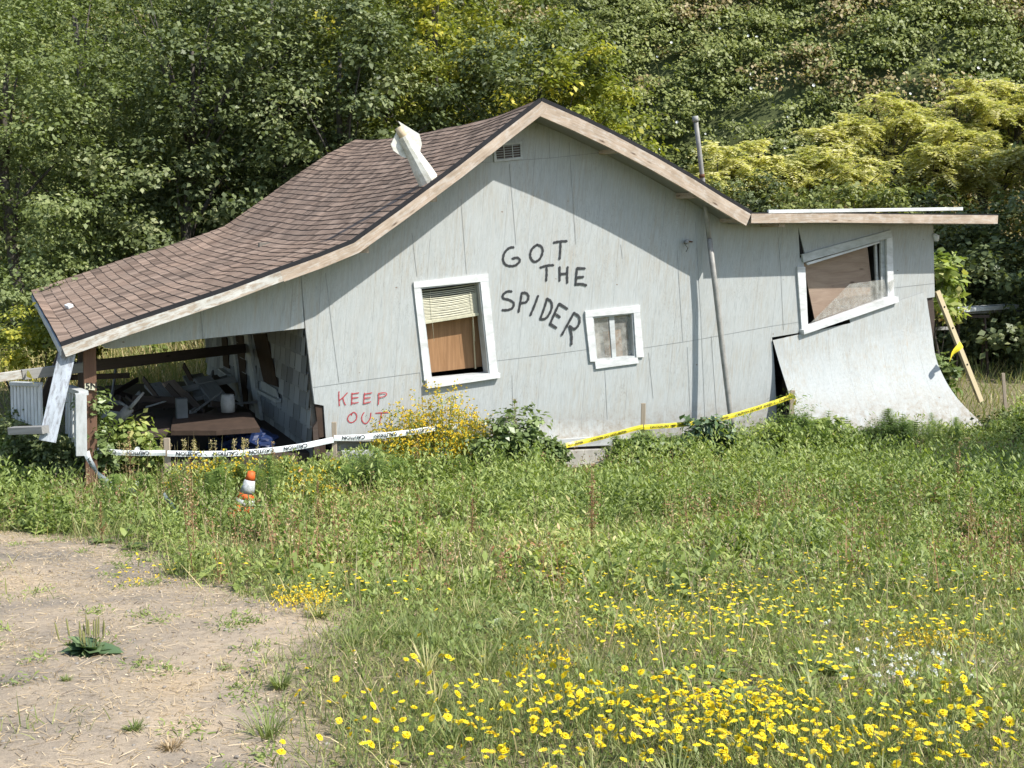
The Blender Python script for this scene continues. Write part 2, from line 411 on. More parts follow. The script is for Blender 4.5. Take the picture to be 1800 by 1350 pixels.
def tube_bm(bm, pts, rads, seg=10, cap=True, jit=0):
    pts = [Vector(p) for p in pts]; rings = []
    for i, p in enumerate(pts):
        a = pts[max(0, i - 1)]; b = pts[min(len(pts) - 1, i + 1)]
        d = (b - a).normalized()
        s = d.cross(Vector((0, 0, 1)) if abs(d.z) < .95 else Vector((1, 0, 0))).normalized(); q = d.cross(s)
        r = rads[i] if isinstance(rads, (list, tuple)) else rads
        rings.append([bm.verts.new(p + (s * math.cos(2 * math.pi * k / seg) + q * math.sin(2 * math.pi * k / seg)) * r * (1 + random.uniform(-jit, jit))) for k in range(seg)])
    for i in range(len(rings) - 1):
        for k in range(seg):
            bm.faces.new((rings[i][k], rings[i][(k + 1) % seg], rings[i + 1][(k + 1) % seg], rings[i + 1][k]))
    if cap:
        bm.faces.new(rings[0][::-1]); bm.faces.new(rings[-1])
def tube(name, pts, rads, mat, parent=None, seg=10, smooth=True, **kw):
    bm = bmesh.new(); tube_bm(bm, pts, rads, seg, **kw); return bm_obj(name, bm, mat, parent, smooth)

def prism(name, outer, holes, y0, y1, mat, parent):
    """polygon in house (x,z) with holes, between local y0 (front) and y1 (back)"""
    loops = [[Vector((p[0], p[1], 0)) for p in outer]] + [[Vector((p[0], p[1], 0)) for p in h] for h in holes]
    tris = tessellate_polygon(loops); flat = [p for l in loops for p in l]
    bm = bmesh.new(); uvl = bm.loops.layers.uv.verify()
    f_ = [bm.verts.new((p.x, y0, p.y)) for p in flat]; b_ = [bm.verts.new((p.x, y1, p.y)) for p in flat]
    for t3 in tris:
        for vs in (f_, b_):
            try: bm.faces.new([vs[i] for i in t3])
            except ValueError: pass
    k = 0
    for l in loops:
        n = len(l)
        for i in range(n):
            j = (i + 1) % n
            bm.faces.new((f_[k + i], f_[k + j], b_[k + j], b_[k + i]))
        k += n
    for f in bm.faces:
        for lp in f.loops: lp[uvl].uv = (lp.vert.co.x, lp.vert.co.z)
    return bm_obj(name, bm, mat, parent)
def XZ(pts, d=0.0): return [(H(x, y, d).x, H(x, y, d).z) for x, y in pts]

class Mass:
    """many small strips collected into one mesh"""
    def __init__(s): s.v = []; s.f = []; s.r = []; s.m = []; s.n = 0
    def add(s, verts, faces, rnd, mi=0):
        s.v.append(verts.reshape(-1, 3)); s.f.append(faces + s.n); s.n += len(s.v[-1])
        s.r.append(rnd); s.m.append(np.full(len(faces), mi, np.int32))
    def strips(s, P, D, Sd, L, W, prof, bend=0.0, rnd=None, mi=0, fold=0.0):
        n = len(P)
        if n == 0: return
        K = len(prof) - 1; t = np.linspace(0, 1, K + 1)[None, :, None]
        L = np.broadcast_to(np.asarray(L, float), (n,))[:, None, None]; W = np.broadcast_to(np.asarray(W, float), (n,))[:, None, None]
        bend = np.broadcast_to(np.asarray(bend, float), (n,))[:, None, None]
        c = P[:, None, :] + D[:, None, :] * L * t + np.array([0, 0, -1.0]) * bend * L * t * t
        h = W * np.asarray(prof)[None, :, None] / 2 * Sd[:, None, :]
        if fold:
            nrm = np.cross(D, Sd)[:, None, :]
            lift = nrm * fold * W * np.asarray(prof)[None, :, None] / 2
            vs = np.stack([c - h + lift, c, c + h + lift], 2)          # n,K+1,3,3
            base = (np.arange(n) * (K + 1) * 3)[:, None, None]
            k = np.arange(K)[None, :, None] * 3
            q = np.array([[0, 1, 4, 3], [1, 2, 5, 4]])
            fc = (base[..., None] + k[..., None] + q[None, None]).reshape(-1, 4)
            per = 2 * K
        else:
            vs = np.stack([c - h, c + h], 2)
            base = (np.arange(n) * (K + 1) * 2)[:, None, None]
            k = np.arange(K)[None, :, None] * 2
            fc = (base + k + np.array([0, 1, 3, 2])[None, None]).reshape(-1, 4)
            per = K
        r = RNG.random(n) if rnd is None else np.clip(rnd, 0, 1)
        s.add(vs, fc, np.repeat(r, per), mi)
    def rhomb(s, P, D, Sd, L, W, rnd=None, mi=0):
        n = len(P)
        if n == 0: return
        L = np.broadcast_to(np.asarray(L, float), (n,))[:, None]; W = np.broadcast_to(np.asarray(W, float), (n,))[:, None]
        nr = np.cross(D, Sd)
        vs = np.stack([P, P + D * L * .45 + Sd * W / 2 + nr * W * .18, P + D * L, P + D * L * .45 - Sd * W / 2 + nr * W * .18], 1)
        fc = (np.arange(n) * 4)[:, None] + np.array([0, 1, 2, 3])
        r = RNG.random(n) if rnd is None else np.clip(rnd, 0, 1)
        s.add(vs, fc, r, mi)
    def build(s, name, mats, parent=None, smooth=False):
        me = s.mesh(name, smooth)
        for m in (mats if isinstance(mats, (list, tuple)) else [mats]): me.materials.append(m)
        return link(name, me, parent)
    def mesh(s, name, smooth=False):
        v = np.concatenate(s.v).astype(np.float32); f = np.concatenate(s.f).astype(np.int32)
        r = np.concatenate(s.r).astype(np.float32); m = np.concatenate(s.m)
        me = bpy.data.meshes.new(name)
        me.vertices.add(len(v)); me.vertices.foreach_set('co', v.ravel())
        me.loops.add(f.size); me.loops.foreach_set('vertex_index', f.ravel())
        me.polygons.add(len(f))
        me.polygons.foreach_set('loop_start', np.arange(0, f.size, 4, dtype=np.int32))
        me.polygons.foreach_set('loop_total', np.full(len(f), 4, np.int32))
        me.polygons.foreach_set('material_index', m)
        if smooth: me.polygons.foreach_set('use_smooth', np.ones(len(f), bool))
        a = me.attributes.new('rnd', 'FLOAT', 'FACE'); a.data.foreach_set('value', r)
        me.update(calc_edges=True); me.validate()
        return me

def unit(a): return a / np.maximum(1e-9, np.linalg.norm(a, axis=-1, keepdims=True))
def rdir(n, up=0.0, spread=1.0):
    d = RNG.normal(size=(n, 3)) * spread; d[:, 2] += up; return unit(d)
def side(D, flat=1.0):
    """a vector across D; flat=1 keeps the blade lying mostly level"""
    n = len(D); r = RNG.normal(size=(n, 3)); r = r * (1 - flat) + flat * np.array([0, 0, 1.0]) + r * .35 * flat
    return unit(np.cross(D, r))
def vnoise(P, sc, seed=0.0):
    """cheap smooth value noise, numpy, ~0..1"""
    x = P[:, 0] * sc + seed; y = P[:, 1] * sc - seed * 1.7; z = (P[:, 2] * sc if P.shape[1] > 2 else 0)
    a = np.sin(x * 1.3 + 2.1 * np.sin(y * .9 + seed)) + np.sin(y * 1.7 + 1.7 * np.sin(x * .7 - seed) + z * 1.1) + np.sin((x + y) * .63 + z * 1.6 + 1.3 * np.sin(z + x * .5))
    return np.clip(a / 6 + .5, 0, 1)
def inpoly(px, py, poly):
    poly = np.asarray(poly, float); c = np.zeros(len(px), bool); j = len(poly) - 1
    for i in range(len(poly)):
        xi, yi = poly[i]; xj, yj = poly[j]
        c ^= ((yi > py) != (yj > py)) & (px < (xj - xi) * (py - yi) / (yj - yi + 1e-12) + xi); j = i
    return c

# ================================================================== GROUND
DIRT = [(-900, 925), (130, 937), (215, 958), (300, 985), (380, 1022), (450, 1035), (540, 1048), (650, 1075), (620, 1110), (560, 1132), (490, 1146), (520, 1180), (590, 1222), (556, 1290), (600, 1400), (700, 2600), (-3000, 2600)]
BARE = [[(600, 1000), (670, 988), (720, 1006), (640, 1035)], [(1570, 1175), (1640, 1170), (1660, 1200), (1580, 1210)], [(0, 850), (60, 845), (70, 880), (-60, 890)]]
def dirtmask(x, y):
    """0..1 bare ground"""
    P = np.stack([x, y, gz(x, y)], 1)
    j = np.stack([vnoise(P, 2.3, 1.0) - .5, vnoise(P, 2.7, 5.0) - .5], 1) * np.minimum(.35, .1 + .02 * y)[:, None]
    j += np.stack([vnoise(P, 9, 3.0) - .5, vnoise(P, 8, 8.0) - .5], 1) * .12
    Q = P.copy(); Q[:, :2] += j
    px, py = project(Q)
    m = inpoly(px, py, DIRT)
    for b in BARE: m |= inpoly(px, py, b)
    return m.astype(float) * (y > .8)
def softdirt(x, y):
    s_ = 0
    for i in range(7):
        a = i * 2.4; r = (.12 + .05 * i) * (.6 + .06 * y); s_ = s_ + dirtmask(x + math.cos(a) * r, y + math.sin(a) * r)
    return s_ / 7

def ground_mesh():
    ys = np.concatenate([np.arange(-12, 1.5, .5), np.arange(1.5, 14, .06), np.arange(14, 30, .4), np.arange(30, 75, 1.0)])
    xs = np.concatenate([np.arange(-60, -9, 1.5), np.arange(-9, 9, .07), np.arange(9, 60.1, 1.5)])
    X, Y = np.meshgrid(xs, ys); x = X.ravel(); y = Y.ravel()
    z = gz(x, y)
    z += .012 * (vnoise(np.stack([x, y], 1), 11, 2) - .5) * (y < 14)
    nx, ny = len(xs), len(ys)
    i = (np.arange(ny - 1)[:, None] * nx + np.arange(nx - 1)[None]).reshape(-1)
    f = np.stack([i, i + 1, i + nx + 1, i + nx], 1)
    me = bpy.data.meshes.new('ground')
    v = np.stack([x, y, z], 1).astype(np.float32)
    me.vertices.add(len(v)); me.vertices.foreach_set('co', v.ravel())
    me.loops.add(f.size); me.loops.foreach_set('vertex_index', f.astype(np.int32).ravel()); me.polygons.add(len(f))
    me.polygons.foreach_set('loop_start', np.arange(0, f.size, 4, dtype=np.int32)); me.polygons.foreach_set('loop_total', np.full(len(f), 4, np.int32))
    me.polygons.foreach_set('use_smooth', np.ones(len(f), bool))
    a = me.attributes.new('dirt', 'FLOAT', 'POINT'); a.data.foreach_set('value', softdirt(x, y).astype(np.float32))
    a = me.attributes.new('slope', 'FLOAT', 'POINT'); a.data.foreach_set('value', np.clip(hill(x, y) * 2, 0, 1).astype(np.float32))
    me.update(calc_edges=True); me.validate()
    m, t, bs, o = newmat('soil_and_dry_dirt')
    at = N(t, 'ShaderNodeAttribute'); at.attribute_name = 'dirt'
    c = coords(t)
    n1 = noise_t(t, c, 1.3, 6, .65); n2 = noise_t(t, c, 26, 5, .75); n3 = noise_t(t, c, 140, 3, .8)
    dirt = ramp(t, n1, [(.32, (.22, .195, .16)), (.45, (.32, .265, .2)), (.55, (.40, .325, .235)), (.68, (.45, .35, .235))])
    dirt = mixc(t, .7, dirt, ramp(t, n2, [(.3, (.62, .6, .58)), (.5, (1, 1, 1)), (.7, (1.22, 1.18, 1.12))]), 'MULTIPLY')
    dirt = mixc(t, .6, dirt, ramp(t, n3, [(.3, (.6, .6, .6)), (.7, (1.3, 1.3, 1.3))]), 'MULTIPLY')
    soil = ramp(t, n2, [(.3, (.12, .105, .06)), (.5, (.2, .17, .10)), (.7, (.3, .25, .16))])
    ah = N(t, 'ShaderNodeAttribute'); ah.attribute_name = 'slope'
    soil = mixc(t, ah.outputs['Fac'], soil, ramp(t, n2, [(.3, (.05, .06, .025)), (.7, (.11, .13, .05))]))
    hz = t.nodes.new('ShaderNodeSeparateXYZ'); t.links.new(c, hz.inputs[0])
    soil = mixc(t, ramp(t, hz.outputs[1], [(0, (0, 0, 0)), (1, (1, 1, 1))]), soil, ramp(t, n2, [(.3, (.03, .035, .015)), (.7, (.07, .08, .03))])) if False else soil
    col = mixc(t, ramp(t, at.outputs['Fac'], [(.2, (0, 0, 0)), (.8, (1, 1, 1))]), soil, dirt)
    t.links.new(col, bs.inputs['Base Color']); bs.inputs['Roughness'].default_value = .95; bs.inputs['Specular IOR Level'].default_value = .15
    bump(t, mixc(t, .5, n2, n3), bs, .7, .015)
    me.materials.append(m)
    o = link('ground', me); tag(o, kind='structure'); return o
ground_mesh()

# ================================================================== HOUSE
house = empty('collapsed_house', O, THETA)
tag(house, 'leaning grey-blue plywood house with brown shingle roof, spray painted wall and sagging porch', 'house')
DF = .42                                                        # overhang of the fascia in front of the wall
TOPL = [(107, 606), (200, 574), (300, 541), (400, 508), (490, 474), (560, 449), (619, 425), (700, 367), (801, 292), (880, 230), (949, 177)]
TOPR = [(949, 177), (1015, 206), (1077, 236), (1150, 275), (1217, 314), (1265, 344), (1317, 375)]
TOPR2 = [(1317, 375), (1450, 374.5), (1600, 376.5), (1750, 378)]
fl = [H(x, y, DF) for x, y in TOPL]; fr_ = [H(x, y, DF) for x, y in TOPR]; fr2 = [H(x, y, DF) for x, y in TOPR2]
DB = -7.7
BACKL = [(55, 512), (130, 487), (225, 455), (290, 436), (345, 418), (375, 407), (395, 399), (455, 357), (520, 310), (575, 273), (625, 247)]
bl = [H(x, y, DB) for x, y in BACKL]

def polylen(p): 
    c = [0]
    for a, b in zip(p, p[1:]): c.append(c[-1] + (b - a).length)
    return c
def resample(p, n, wob=0):
    c = polylen(p); out = []
    for i in range(n + 1):
        s = c[-1] * i / n
        k = 0
        while k < len(p) - 2 and c[k + 1] < s: k += 1
        f = (s - c[k]) / (c[k + 1] - c[k]); out.append(p[k].lerp(p[k + 1], f))
    return out, c[-1]

# left slope surface: s 0 = ridge .. 1 = eave, t 0 = front .. 1 = back
NU, NL = 24, 24
fu, lu = resample(fl[6:][::-1], NU * 4); flo, llo = resample(fl[:7][::-1], NL * 4)
bu, _ = resample(bl[6:][::-1], NU * 4); blo, _ = resample(bl[:7][::-1], NL * 4)
FS = fu + flo[1:]; BS = bu + blo[1:]; NS = NU + NL
SLOPE = lu + llo
def surf(s, t):
    """s in courses 0..NS (float), t 0..1"""
    k = min(max(s * 4, 0), NS * 4 - 1e-6); i = int(k); f = k - i
    a = FS[i].lerp(FS[i + 1], f); b = BS[i].lerp(BS[i + 1], f)
    p = a.lerp(b, t)
    q = s / NS
    sag = .12 * 4 * t * (1 - t) * (1 - .55 * q) * (1 if q < 1 else 0)
    nz = noise.noise(Vector((q * 3.0, t * 3.5, 1.7))) * .035 + noise.noise(Vector((q * 9, t * 9, 4.1))) * .014
    p.z += -sag + nz * min(1, t * 8) * min(1, (1 - t) * 8 + .3)
    return p
roof = bpy.data.objects.new('roof', bpy.data.meshes.new('roof'))   # replaced below by the deck mesh
def build_roof():
    global roof
    # deck: closed slab below the shingles
    bm = bmesh.new(); T = 24; SS = list(range(0, NS + 1, 2))
    def xr(pts):     # right slope, straight back with a slight sag
        return pts
    top = []
    for s in SS: top.append([surf(s, t / T) + Vector((0, 0, -.032)) for t in range(T + 1)])
    R = fr_ + fr2[1:]
    rows = []
    ridge_drop = [surf(0, t / T).z - surf(0, 0).z for t in range(T + 1)]
    for j, p in enumerate(R):
        w_ = max(0, 1 - j / 7)
        rows.append([Vector((p.x + (surf(0, t / T).x - surf(0, 0).x) * w_, p.y + (DF - DB) * t / T, p.z + ridge_drop[t] * w_ - .03)) for t in range(T + 1)])
    grid = top[::-1] + rows[1:]
    TH = .10
    a = [[bm.verts.new(p) for p in r] for r in grid]; b = [[bm.verts.new(p + Vector((0, 0, -TH))) for p in r] for r in grid]
    n = len(grid)
    for i in range(n - 1):
        for j in range(T):
            bm.faces.new((a[i][j], a[i + 1][j], a[i + 1][j + 1], a[i][j + 1]))
            bm.faces.new((b[i][j], b[i][j + 1], b[i + 1][j + 1], b[i + 1][j]))
        bm.faces.new((a[i][0], b[i][0], b[i + 1][0], a[i + 1][0])); bm.faces.new((a[i][T], a[i + 1][T], b[i + 1][T], b[i][T]))
    for j in range(T):
        bm.faces.new((a[0][j], a[0][j + 1], b[0][j + 1], b[0][j])); bm.faces.new((a[-1][j], b[-1][j], b[-1][j + 1], a[-1][j + 1]))
    roof = bm_obj('roof', bm, M['grey_wood'], house)
    # shingle courses with real butt steps
    MT = 110; m = Mass(); W = (DF - DB)
    uvs = []
    vs = []; fs = []; rn = []
    for i in range(NS):
        # random tab widths
        r = []; 
        while len(r) < MT:
            v = random.random(); r += [v] * random.choice((1, 1, 2, 2, 3))
        base = len(vs)
        for j in range(MT + 1):
            t = -.003 + j / MT * 1.004
            jj = .02 * math.sin(i * 12.9 + j * .9) + random.uniform(-.06, .06) * (j % 3 == 0)
            up0 = surf(max(0, i - .03), t); dn = surf(min(NS, i + 1.0 + (jj if i < NS - 1 else 0)), t)
            d = .005 + .004 * random.random()
            vs += [up0 + Vector((0, 0, .012)), dn + Vector((-.3 * d, 0, d + .013)), dn + Vector((-.1 * d, 0, .008))]
            uvs += [(t * W, i * .14), (t * W, (i + 1) * .14), (t * W, (i + 1) * .14 + .01)]
        for j in range(MT):
            k = base + j * 3
            fs.append((k, k + 3, k + 4, k + 1)); rn.append(r[j]); fs.append((k + 1, k + 4, k + 5, k + 2)); rn.append(0.0)  # butt faces fixed at the darkest tone: shade line painted into the colour
    me = bpy.data.meshes.new('shingles'); me.from_pydata([tuple(v) for v in vs], [], fs)
    a_ = me.attributes.new('rnd', 'FLOAT', 'FACE'); a_.data.foreach_set('value', rn)
    ul = me.uv_layers.new(name='UVMap')
    for lp in me.loops: ul.data[lp.index].uv = uvs[lp.vertex_index]
    link('shingles', me, roof, [M['shingle']])
    # right slopes: one dark shingle skin
    bm = bmesh.new(); rows2 = []
    for j, p in enumerate(R[:7]):
        w_ = max(0, 1 - j / 7)
        rows2.append([bm.verts.new(Vector((p.x + (surf(0, t / T).x - surf(0, 0).x) * w_ + .01, p.y + (DF - DB) * t / T - .02, p.z + ridge_drop[t] * w_ + .022))) for t in range(T + 1)])
    uvl = bm.loops.layers.uv.verify()
    for i in range(len(rows2) - 1):
        for j in range(T):
            f = bm.faces.new((rows2[i][j], rows2[i + 1][j], rows2[i + 1][j + 1], rows2[i][j + 1]))
            for lp, q in zip(f.loops, ((j, i), (j, i + 1), (j + 1, i + 1), (j + 1, i))): lp[uvl].uv = (q[0] * .34, q[1] * .6)
    ext = bmesh.ops.extrude_face_region(bm, geom=bm.faces[:])
    for e in ext['geom']:
        if isinstance(e, bmesh.types.BMVert): e.co.z -= .024
    bm_obj('shingle_slope', bm, M['shingle'], roof)
    # black drip edge along the front rake
    def ribbon(pts, name, mat, h, thk, dz, dy, par):
        bm = bmesh.new(); uvl = bm.loops.layers.uv.verify(); rr = []; L = 0
        for i, p in enumerate(pts):
            if i: L += (p - pts[i - 1]).length
            a = pts[max(0, i - 1)]; b = pts[min(len(pts) - 1, i + 1)]; d = (b - a).normalized(); nn = Vector((-d.z, 0, d.x))
            if nn.z < 0: nn = -nn
            y = p.y + dy
            c = Vector((p.x, y, p.z)) + nn * dz
            rr.append(([bm.verts.new(c), bm.verts.new(c - nn * h), bm.verts.new(c - nn * h + Vector((0, thk, 0))), bm.verts.new(c + Vector((0, thk, 0)))], L))
        for (r0, l0), (r1, l1) in zip(rr, rr[1:]):
            for k in range(4):
                f = bm.faces.new((r0[k], r0[(k + 1) % 4], r1[(k + 1) % 4], r1[k]))
                vv = (0, h, h + thk, 2 * h + thk, 2 * h + 2 * thk)
                for lp, q in zip(f.loops, ((l0, vv[k]), (l0, vv[k + 1]), (l1, vv[k + 1]), (l1, vv[k]))): lp[uvl].uv = q
        bm.faces.new(rr[0][0][::-1]); bm.faces.new(rr[-1][0])
        return bm_obj(name, bm, mat, par)
    ribbon(fl, 'drip_edge', M['felt'], .045, .03, .028, -.036, roof)
    ribbon(fr_, 'drip_edge', M['felt'], .05, .03, .034, -.036, roof)
    ribbon(fr2, 'drip_edge', M['felt'], .03, .03, .012, -.034, roof)
    ribbon(fl[:5], 'fascia_board', M['raw_white'], .105, .04, -.015, -.042, roof)
    ribbon(fl[4:], 'fascia_board', M['raw'], .115, .04, -.015, -.043, roof)
    ribbon(fr_, 'fascia_board', M['raw'], .155, .04, -.012, -.042, roof)
    ribbon(fr2, 'fascia_board', M['raw'], .115, .04, -.005, -.045, roof)
    # white board lying on the flat part
    a = H(1350, 373.5, DF + .03); b = H(1691, 371, DF + .03)
    board('flashing_board', a + Vector((0, 0, .01)), b + Vector((0, 0, .03)), .045, .03, M['white'], roof)
    # eave trim of the left edge
    e = [surf(NS, t / 12) for t in range(13)]
    bm = bmesh.new()
    for p, q in zip(e, e[1:]): box_bm(bm, p + Vector((-.004, 0, -.062)), q + Vector((-.004, 0, -.062)), .085, .02)
    bm_obj('eave_board', bm, M['trimdull'], roof)
    # lookout brackets under the rake
    for px, py in ((1085, 266), (1222, 346), (1300, 389), (1373, 397), (760, 352), (640, 442)):
        p = H(px, py, .36); p.z -= .0
        board('lookout', Vector((p.x, -.38, p.z + .02)), Vector((p.x, 0.0, p.z + .02)), .07, .09, M['raw'], roof)
    # rafters seen from below over the porch
    for k in range(6):
        pass
    # small white block lying near the eave
    return
build_roof()

def prof_z(x, drop):
    P = fl + fr_[1:] + fr2[1:]
    for a, b in zip(P, P[1:]):
        if a.x <= x <= b.x: return a.z + (b.z - a.z) * (x - a.x) / (b.x - a.x) - drop
    return P[-1].z - drop
def under(xa, xb, drop=.101):
    P = fl + fr_[1:] + fr2[1:]
    xs = [xa] + [p.x for p in P if xa < p.x < xb] + [xb]
    return [(x, prof_z(x, drop)) for x in xs]

# ---- front wall
W1 = [(738, 506), (843, 494), (860, 658), (757, 668)]           # opening of the tall window
W2 = [(1040, 557), (1112, 549), (1117, 628), (1047, 635)]
W3 = [(1413, 462), (1556, 417), (1558, 524), (1418, 573)]
SLIT = [(1403, 399), (1415.5, 449), (1406, 455)]
xl = H(529, 480).x; xr_ = H(1640, 400).x
outer = XZ([(573, 775), (569, 713), (553, 710), (545, 650), (537, 577)]) + under(xl, xr_) + \
    XZ([(1643, 522), (1590, 530), (1540, 548), (1405, 585), (1357, 593), (1361, 640), (1366, 735), (1367, 762), (1265, 765), (1130, 770), (1000, 771), (800, 777)])
wall = prism('front_wall', outer, [XZ(W1), XZ(W2), XZ(W3), XZ(SLIT)], 0, .07, M['wall'], house)
# gable apron over the porch
apr = XZ([(537, 577), (352, 596), (200, 613), (185, 612), (178, 607)]) + under(H(176, 604).x, xl, .10)
apr[0] = (xl + .02, apr[0][1]); apr[-1] = (xl - .004, apr[-1][1])
apr = XZ([(535.5, 577)]) + apr[1:]
apron = prism('porch_gable', apr, [], .004, .05, M['wall'], house)

# seams between the sheets (narrow dark gaps)
SEAMS = [[(529, 482), (537, 577), (549, 680)], [(352, 545), (357, 595)], [(572, 480), (585, 590), (596, 672)], [(550, 681), (640, 668), (738, 655)],
         [(724, 410), (733, 486)], [(738, 655), (742, 700), (748, 780)], [(874, 634), (950, 625), (1033, 614)], [(900, 660), (902, 740)], [(895, 288), (907, 430)],
         [(845, 286), (965, 278), (1060, 268)], [(965, 226), (966, 278)], [(1128, 612), (1220, 598), (1357, 573)], [(1222, 390), (1232, 560), (1240, 760)], [(1091, 430), (1094, 455)],
         [(1366, 400), (1372, 470), (1377, 580)], [(1250, 590), (1262, 765)], [(1063, 650), (1068, 748)], [(1550, 397), (1553, 406)], [(1570, 506), (1643, 498)], [(1357, 573), (1405, 566)],
         [(1190, 440), (1200, 600)], [(1000, 250), (1012, 430)], [(810, 350), (820, 482)], [(1208, 610), (1215, 765)], [(1140, 620), (1148, 700)]]
for s in SEAMS:
    bm = bmesh.new(); pts = [H(x, y) for x, y in s]; L_, R_ = [], []
    for i, p in enumerate(pts):
        d = (pts[min(i + 1, len(pts) - 1)] - pts[max(0, i - 1)]); d.y = 0; d.normalize(); nn = Vector((-d.z, 0, d.x)) * (.0026 if abs(d.z) > .5 else .0022)
        L_.append(bm.verts.new((p.x + nn.x, -.003, p.z + nn.z))); R_.append(bm.verts.new((p.x - nn.x, -.003, p.z - nn.z)))
    for i in range(len(pts) - 1): bm.faces.new((L_[i], L_[i + 1], R_[i + 1], R_[i]))
    bm_obj('sheet_seam', bm, M['groove'], wall)

# ---- graffiti: spray strokes as ribbons lying on the wall
def smooth_pts(p, n=6):
    if len(p) < 3: return p
    out = []
    for i in range(len(p) - 1):
        p0 = p[max(0, i - 1)]; p1 = p[i]; p2 = p[i + 1]; p3 = p[min(len(p) - 1, i + 2)]
        for k in range(n):
            t = k / n
            out.append(tuple(.5 * ((2 * b) + (-a + c) * t + (2 * a - 5 * b + 4 * c - d) * t * t + (-a + 3 * b - 3 * c + d) * t ** 3) for a, b, c, d in zip(p0, p1, p2, p3)))
    out.append(p[-1]); return out
def graffiti(name, strokes, ox, oy, sc, width, mat, label):
    bm = bmesh.new(); uvl = bm.loops.layers.uv.verify(); lay = 0
    for st in strokes:
        lay += 1; y = -.0045 - .0006 * lay
        pts = [H(ox + x / sc, oy + yy / sc) for x, yy in smooth_pts(st)]
        pts = [Vector((p.x, y, p.z)) for p in pts]
        a = (pts[0] - pts[1]).normalized(); b = (pts[-1] - pts[-2]).normalized()
        pts = [pts[0] + a * width * .55] + pts + [pts[-1] + b * width * .55]
        rows = []
        for i, p in enumerate(pts):
            d = (pts[min(i + 1, len(pts) - 1)] - pts[max(0, i - 1)]).normalized(); nn = Vector((-d.z, 0, d.x))
            ww = width * (1 + .12 * math.sin(i * 1.7))
            e = 1.0 if i in (0, len(pts) - 1) else 0.0
            kk = .45 if e else 1.0
            rows.append(([bm.verts.new(p + nn * ww * .72 * kk), bm.verts.new(p), bm.verts.new(p - nn * ww * .72 * kk)], e))
        for (r0, e0), (r1, e1) in zip(rows, rows[1:]):
            for k in (0, 1):
                f = bm.faces.new((r0[k], r0[k + 1], r1[k + 1], r1[k]))
                vv = lambda j, e: 1.0 if j != 1 else e
                for lp, q in zip(f.loops, (vv(k, e0), vv(k + 1, e0), vv(k + 1, e1), vv(k, e1))): lp[uvl].uv = (0, q)
    o = bm_obj(name, bm, mat, wall); o['label'] = label; return o
G1 = [[(262, 212), (215, 220), (165, 270), (148, 340), (170, 395), (225, 415), (285, 405), (328, 360), (305, 325), (248, 335)],
      [(515, 185), (460, 230), (440, 300), (460, 350), (495, 368), (545, 335), (575, 260), (560, 205), (515, 185)],
      [(695, 162), (760, 150), (835, 145)], [(768, 155), (765, 240), (757, 340)],
      [(550, 432), (620, 410), (690, 405)], [(616, 415), (618, 490), (612, 575)],
      [(757, 425), (757, 575)], [(843, 425), (838, 520), (840, 595)], [(760, 502), (840, 495)],
      [(945, 440), (935, 530), (930, 618)], [(945, 438), (1030, 440)], [(935, 540), (1012, 530)], [(930, 610), (990, 607), (1045, 622)],
      [(240, 688), (190, 690), (148, 725), (150, 762), (215, 780), (262, 815), (250, 865), (200, 888), (140, 890)],
      [(350, 705), (335, 800), (315, 910)], [(350, 705), (395, 705), (422, 745), (400, 800), (335, 815)],
      [(525, 735), (490, 830), (443, 945)],
      [(622, 765), (590, 870), (548, 985)], [(622, 765), (665, 800), (672, 870), (630, 955), (590, 985), (548, 985)],
      [(752, 820), (700, 930), (652, 1045)], [(752, 820), (840, 875)], [(708, 930), (760, 965)], [(655, 1038), (722, 1080)],
      [(910, 918), (850, 1030), (778, 1158)], [(910, 918), (965, 960), (968, 1030), (920, 1090), (862, 1060)], [(862, 1060), (885, 1160), (882, 1262)]]
for a, b, wd_ in ((0, 4, 'GOT'), (4, 13, 'THE'), (13, 99, 'SPIDER')): graffiti('spray_lettering', G1[a:b], 860, 400, 6.135, .0285, M['spray'], 'black spray painted word ' + wd_)
G2 = [[(235, 275), (235, 460), (247, 650)], [(455, 305), (340, 430), (245, 505)], [(340, 430), (365, 550), (410, 625)],
      [(575, 310), (575, 450), (565, 620)], [(575, 335), (755, 305)], [(580, 445), (740, 425)], [(580, 565), (640, 575), (740, 555)],
      [(905, 310), (895, 450), (885, 590)], [(905, 340), (1100, 305)], [(905, 445), (1060, 430)], [(890, 585), (1070, 540)],
      [(1275, 320), (1280, 450), (1270, 610)], [(1275, 320), (1420, 300), (1490, 335), (1430, 395), (1285, 430)],
      [(600, 830), (500, 900), (465, 1000), (510, 1075), (600, 1080), (690, 1000), (700, 890), (640, 820), (590, 835), (565, 900)],
      [(895, 825), (840, 930), (850, 1050), (930, 1115), (1010, 1060), (1065, 950), (1075, 835)],
      [(1205, 840), (1370, 830), (1540, 825)], [(1360, 835), (1330, 980), (1305, 1130)]]
for a, b, wd_ in ((0, 13, 'KEEP'), (13, 99, 'OUT')): graffiti('spray_lettering', G2[a:b], 580, 670, 15.0, .0125, M['redspray'], 'thin red spray painted word ' + wd_)

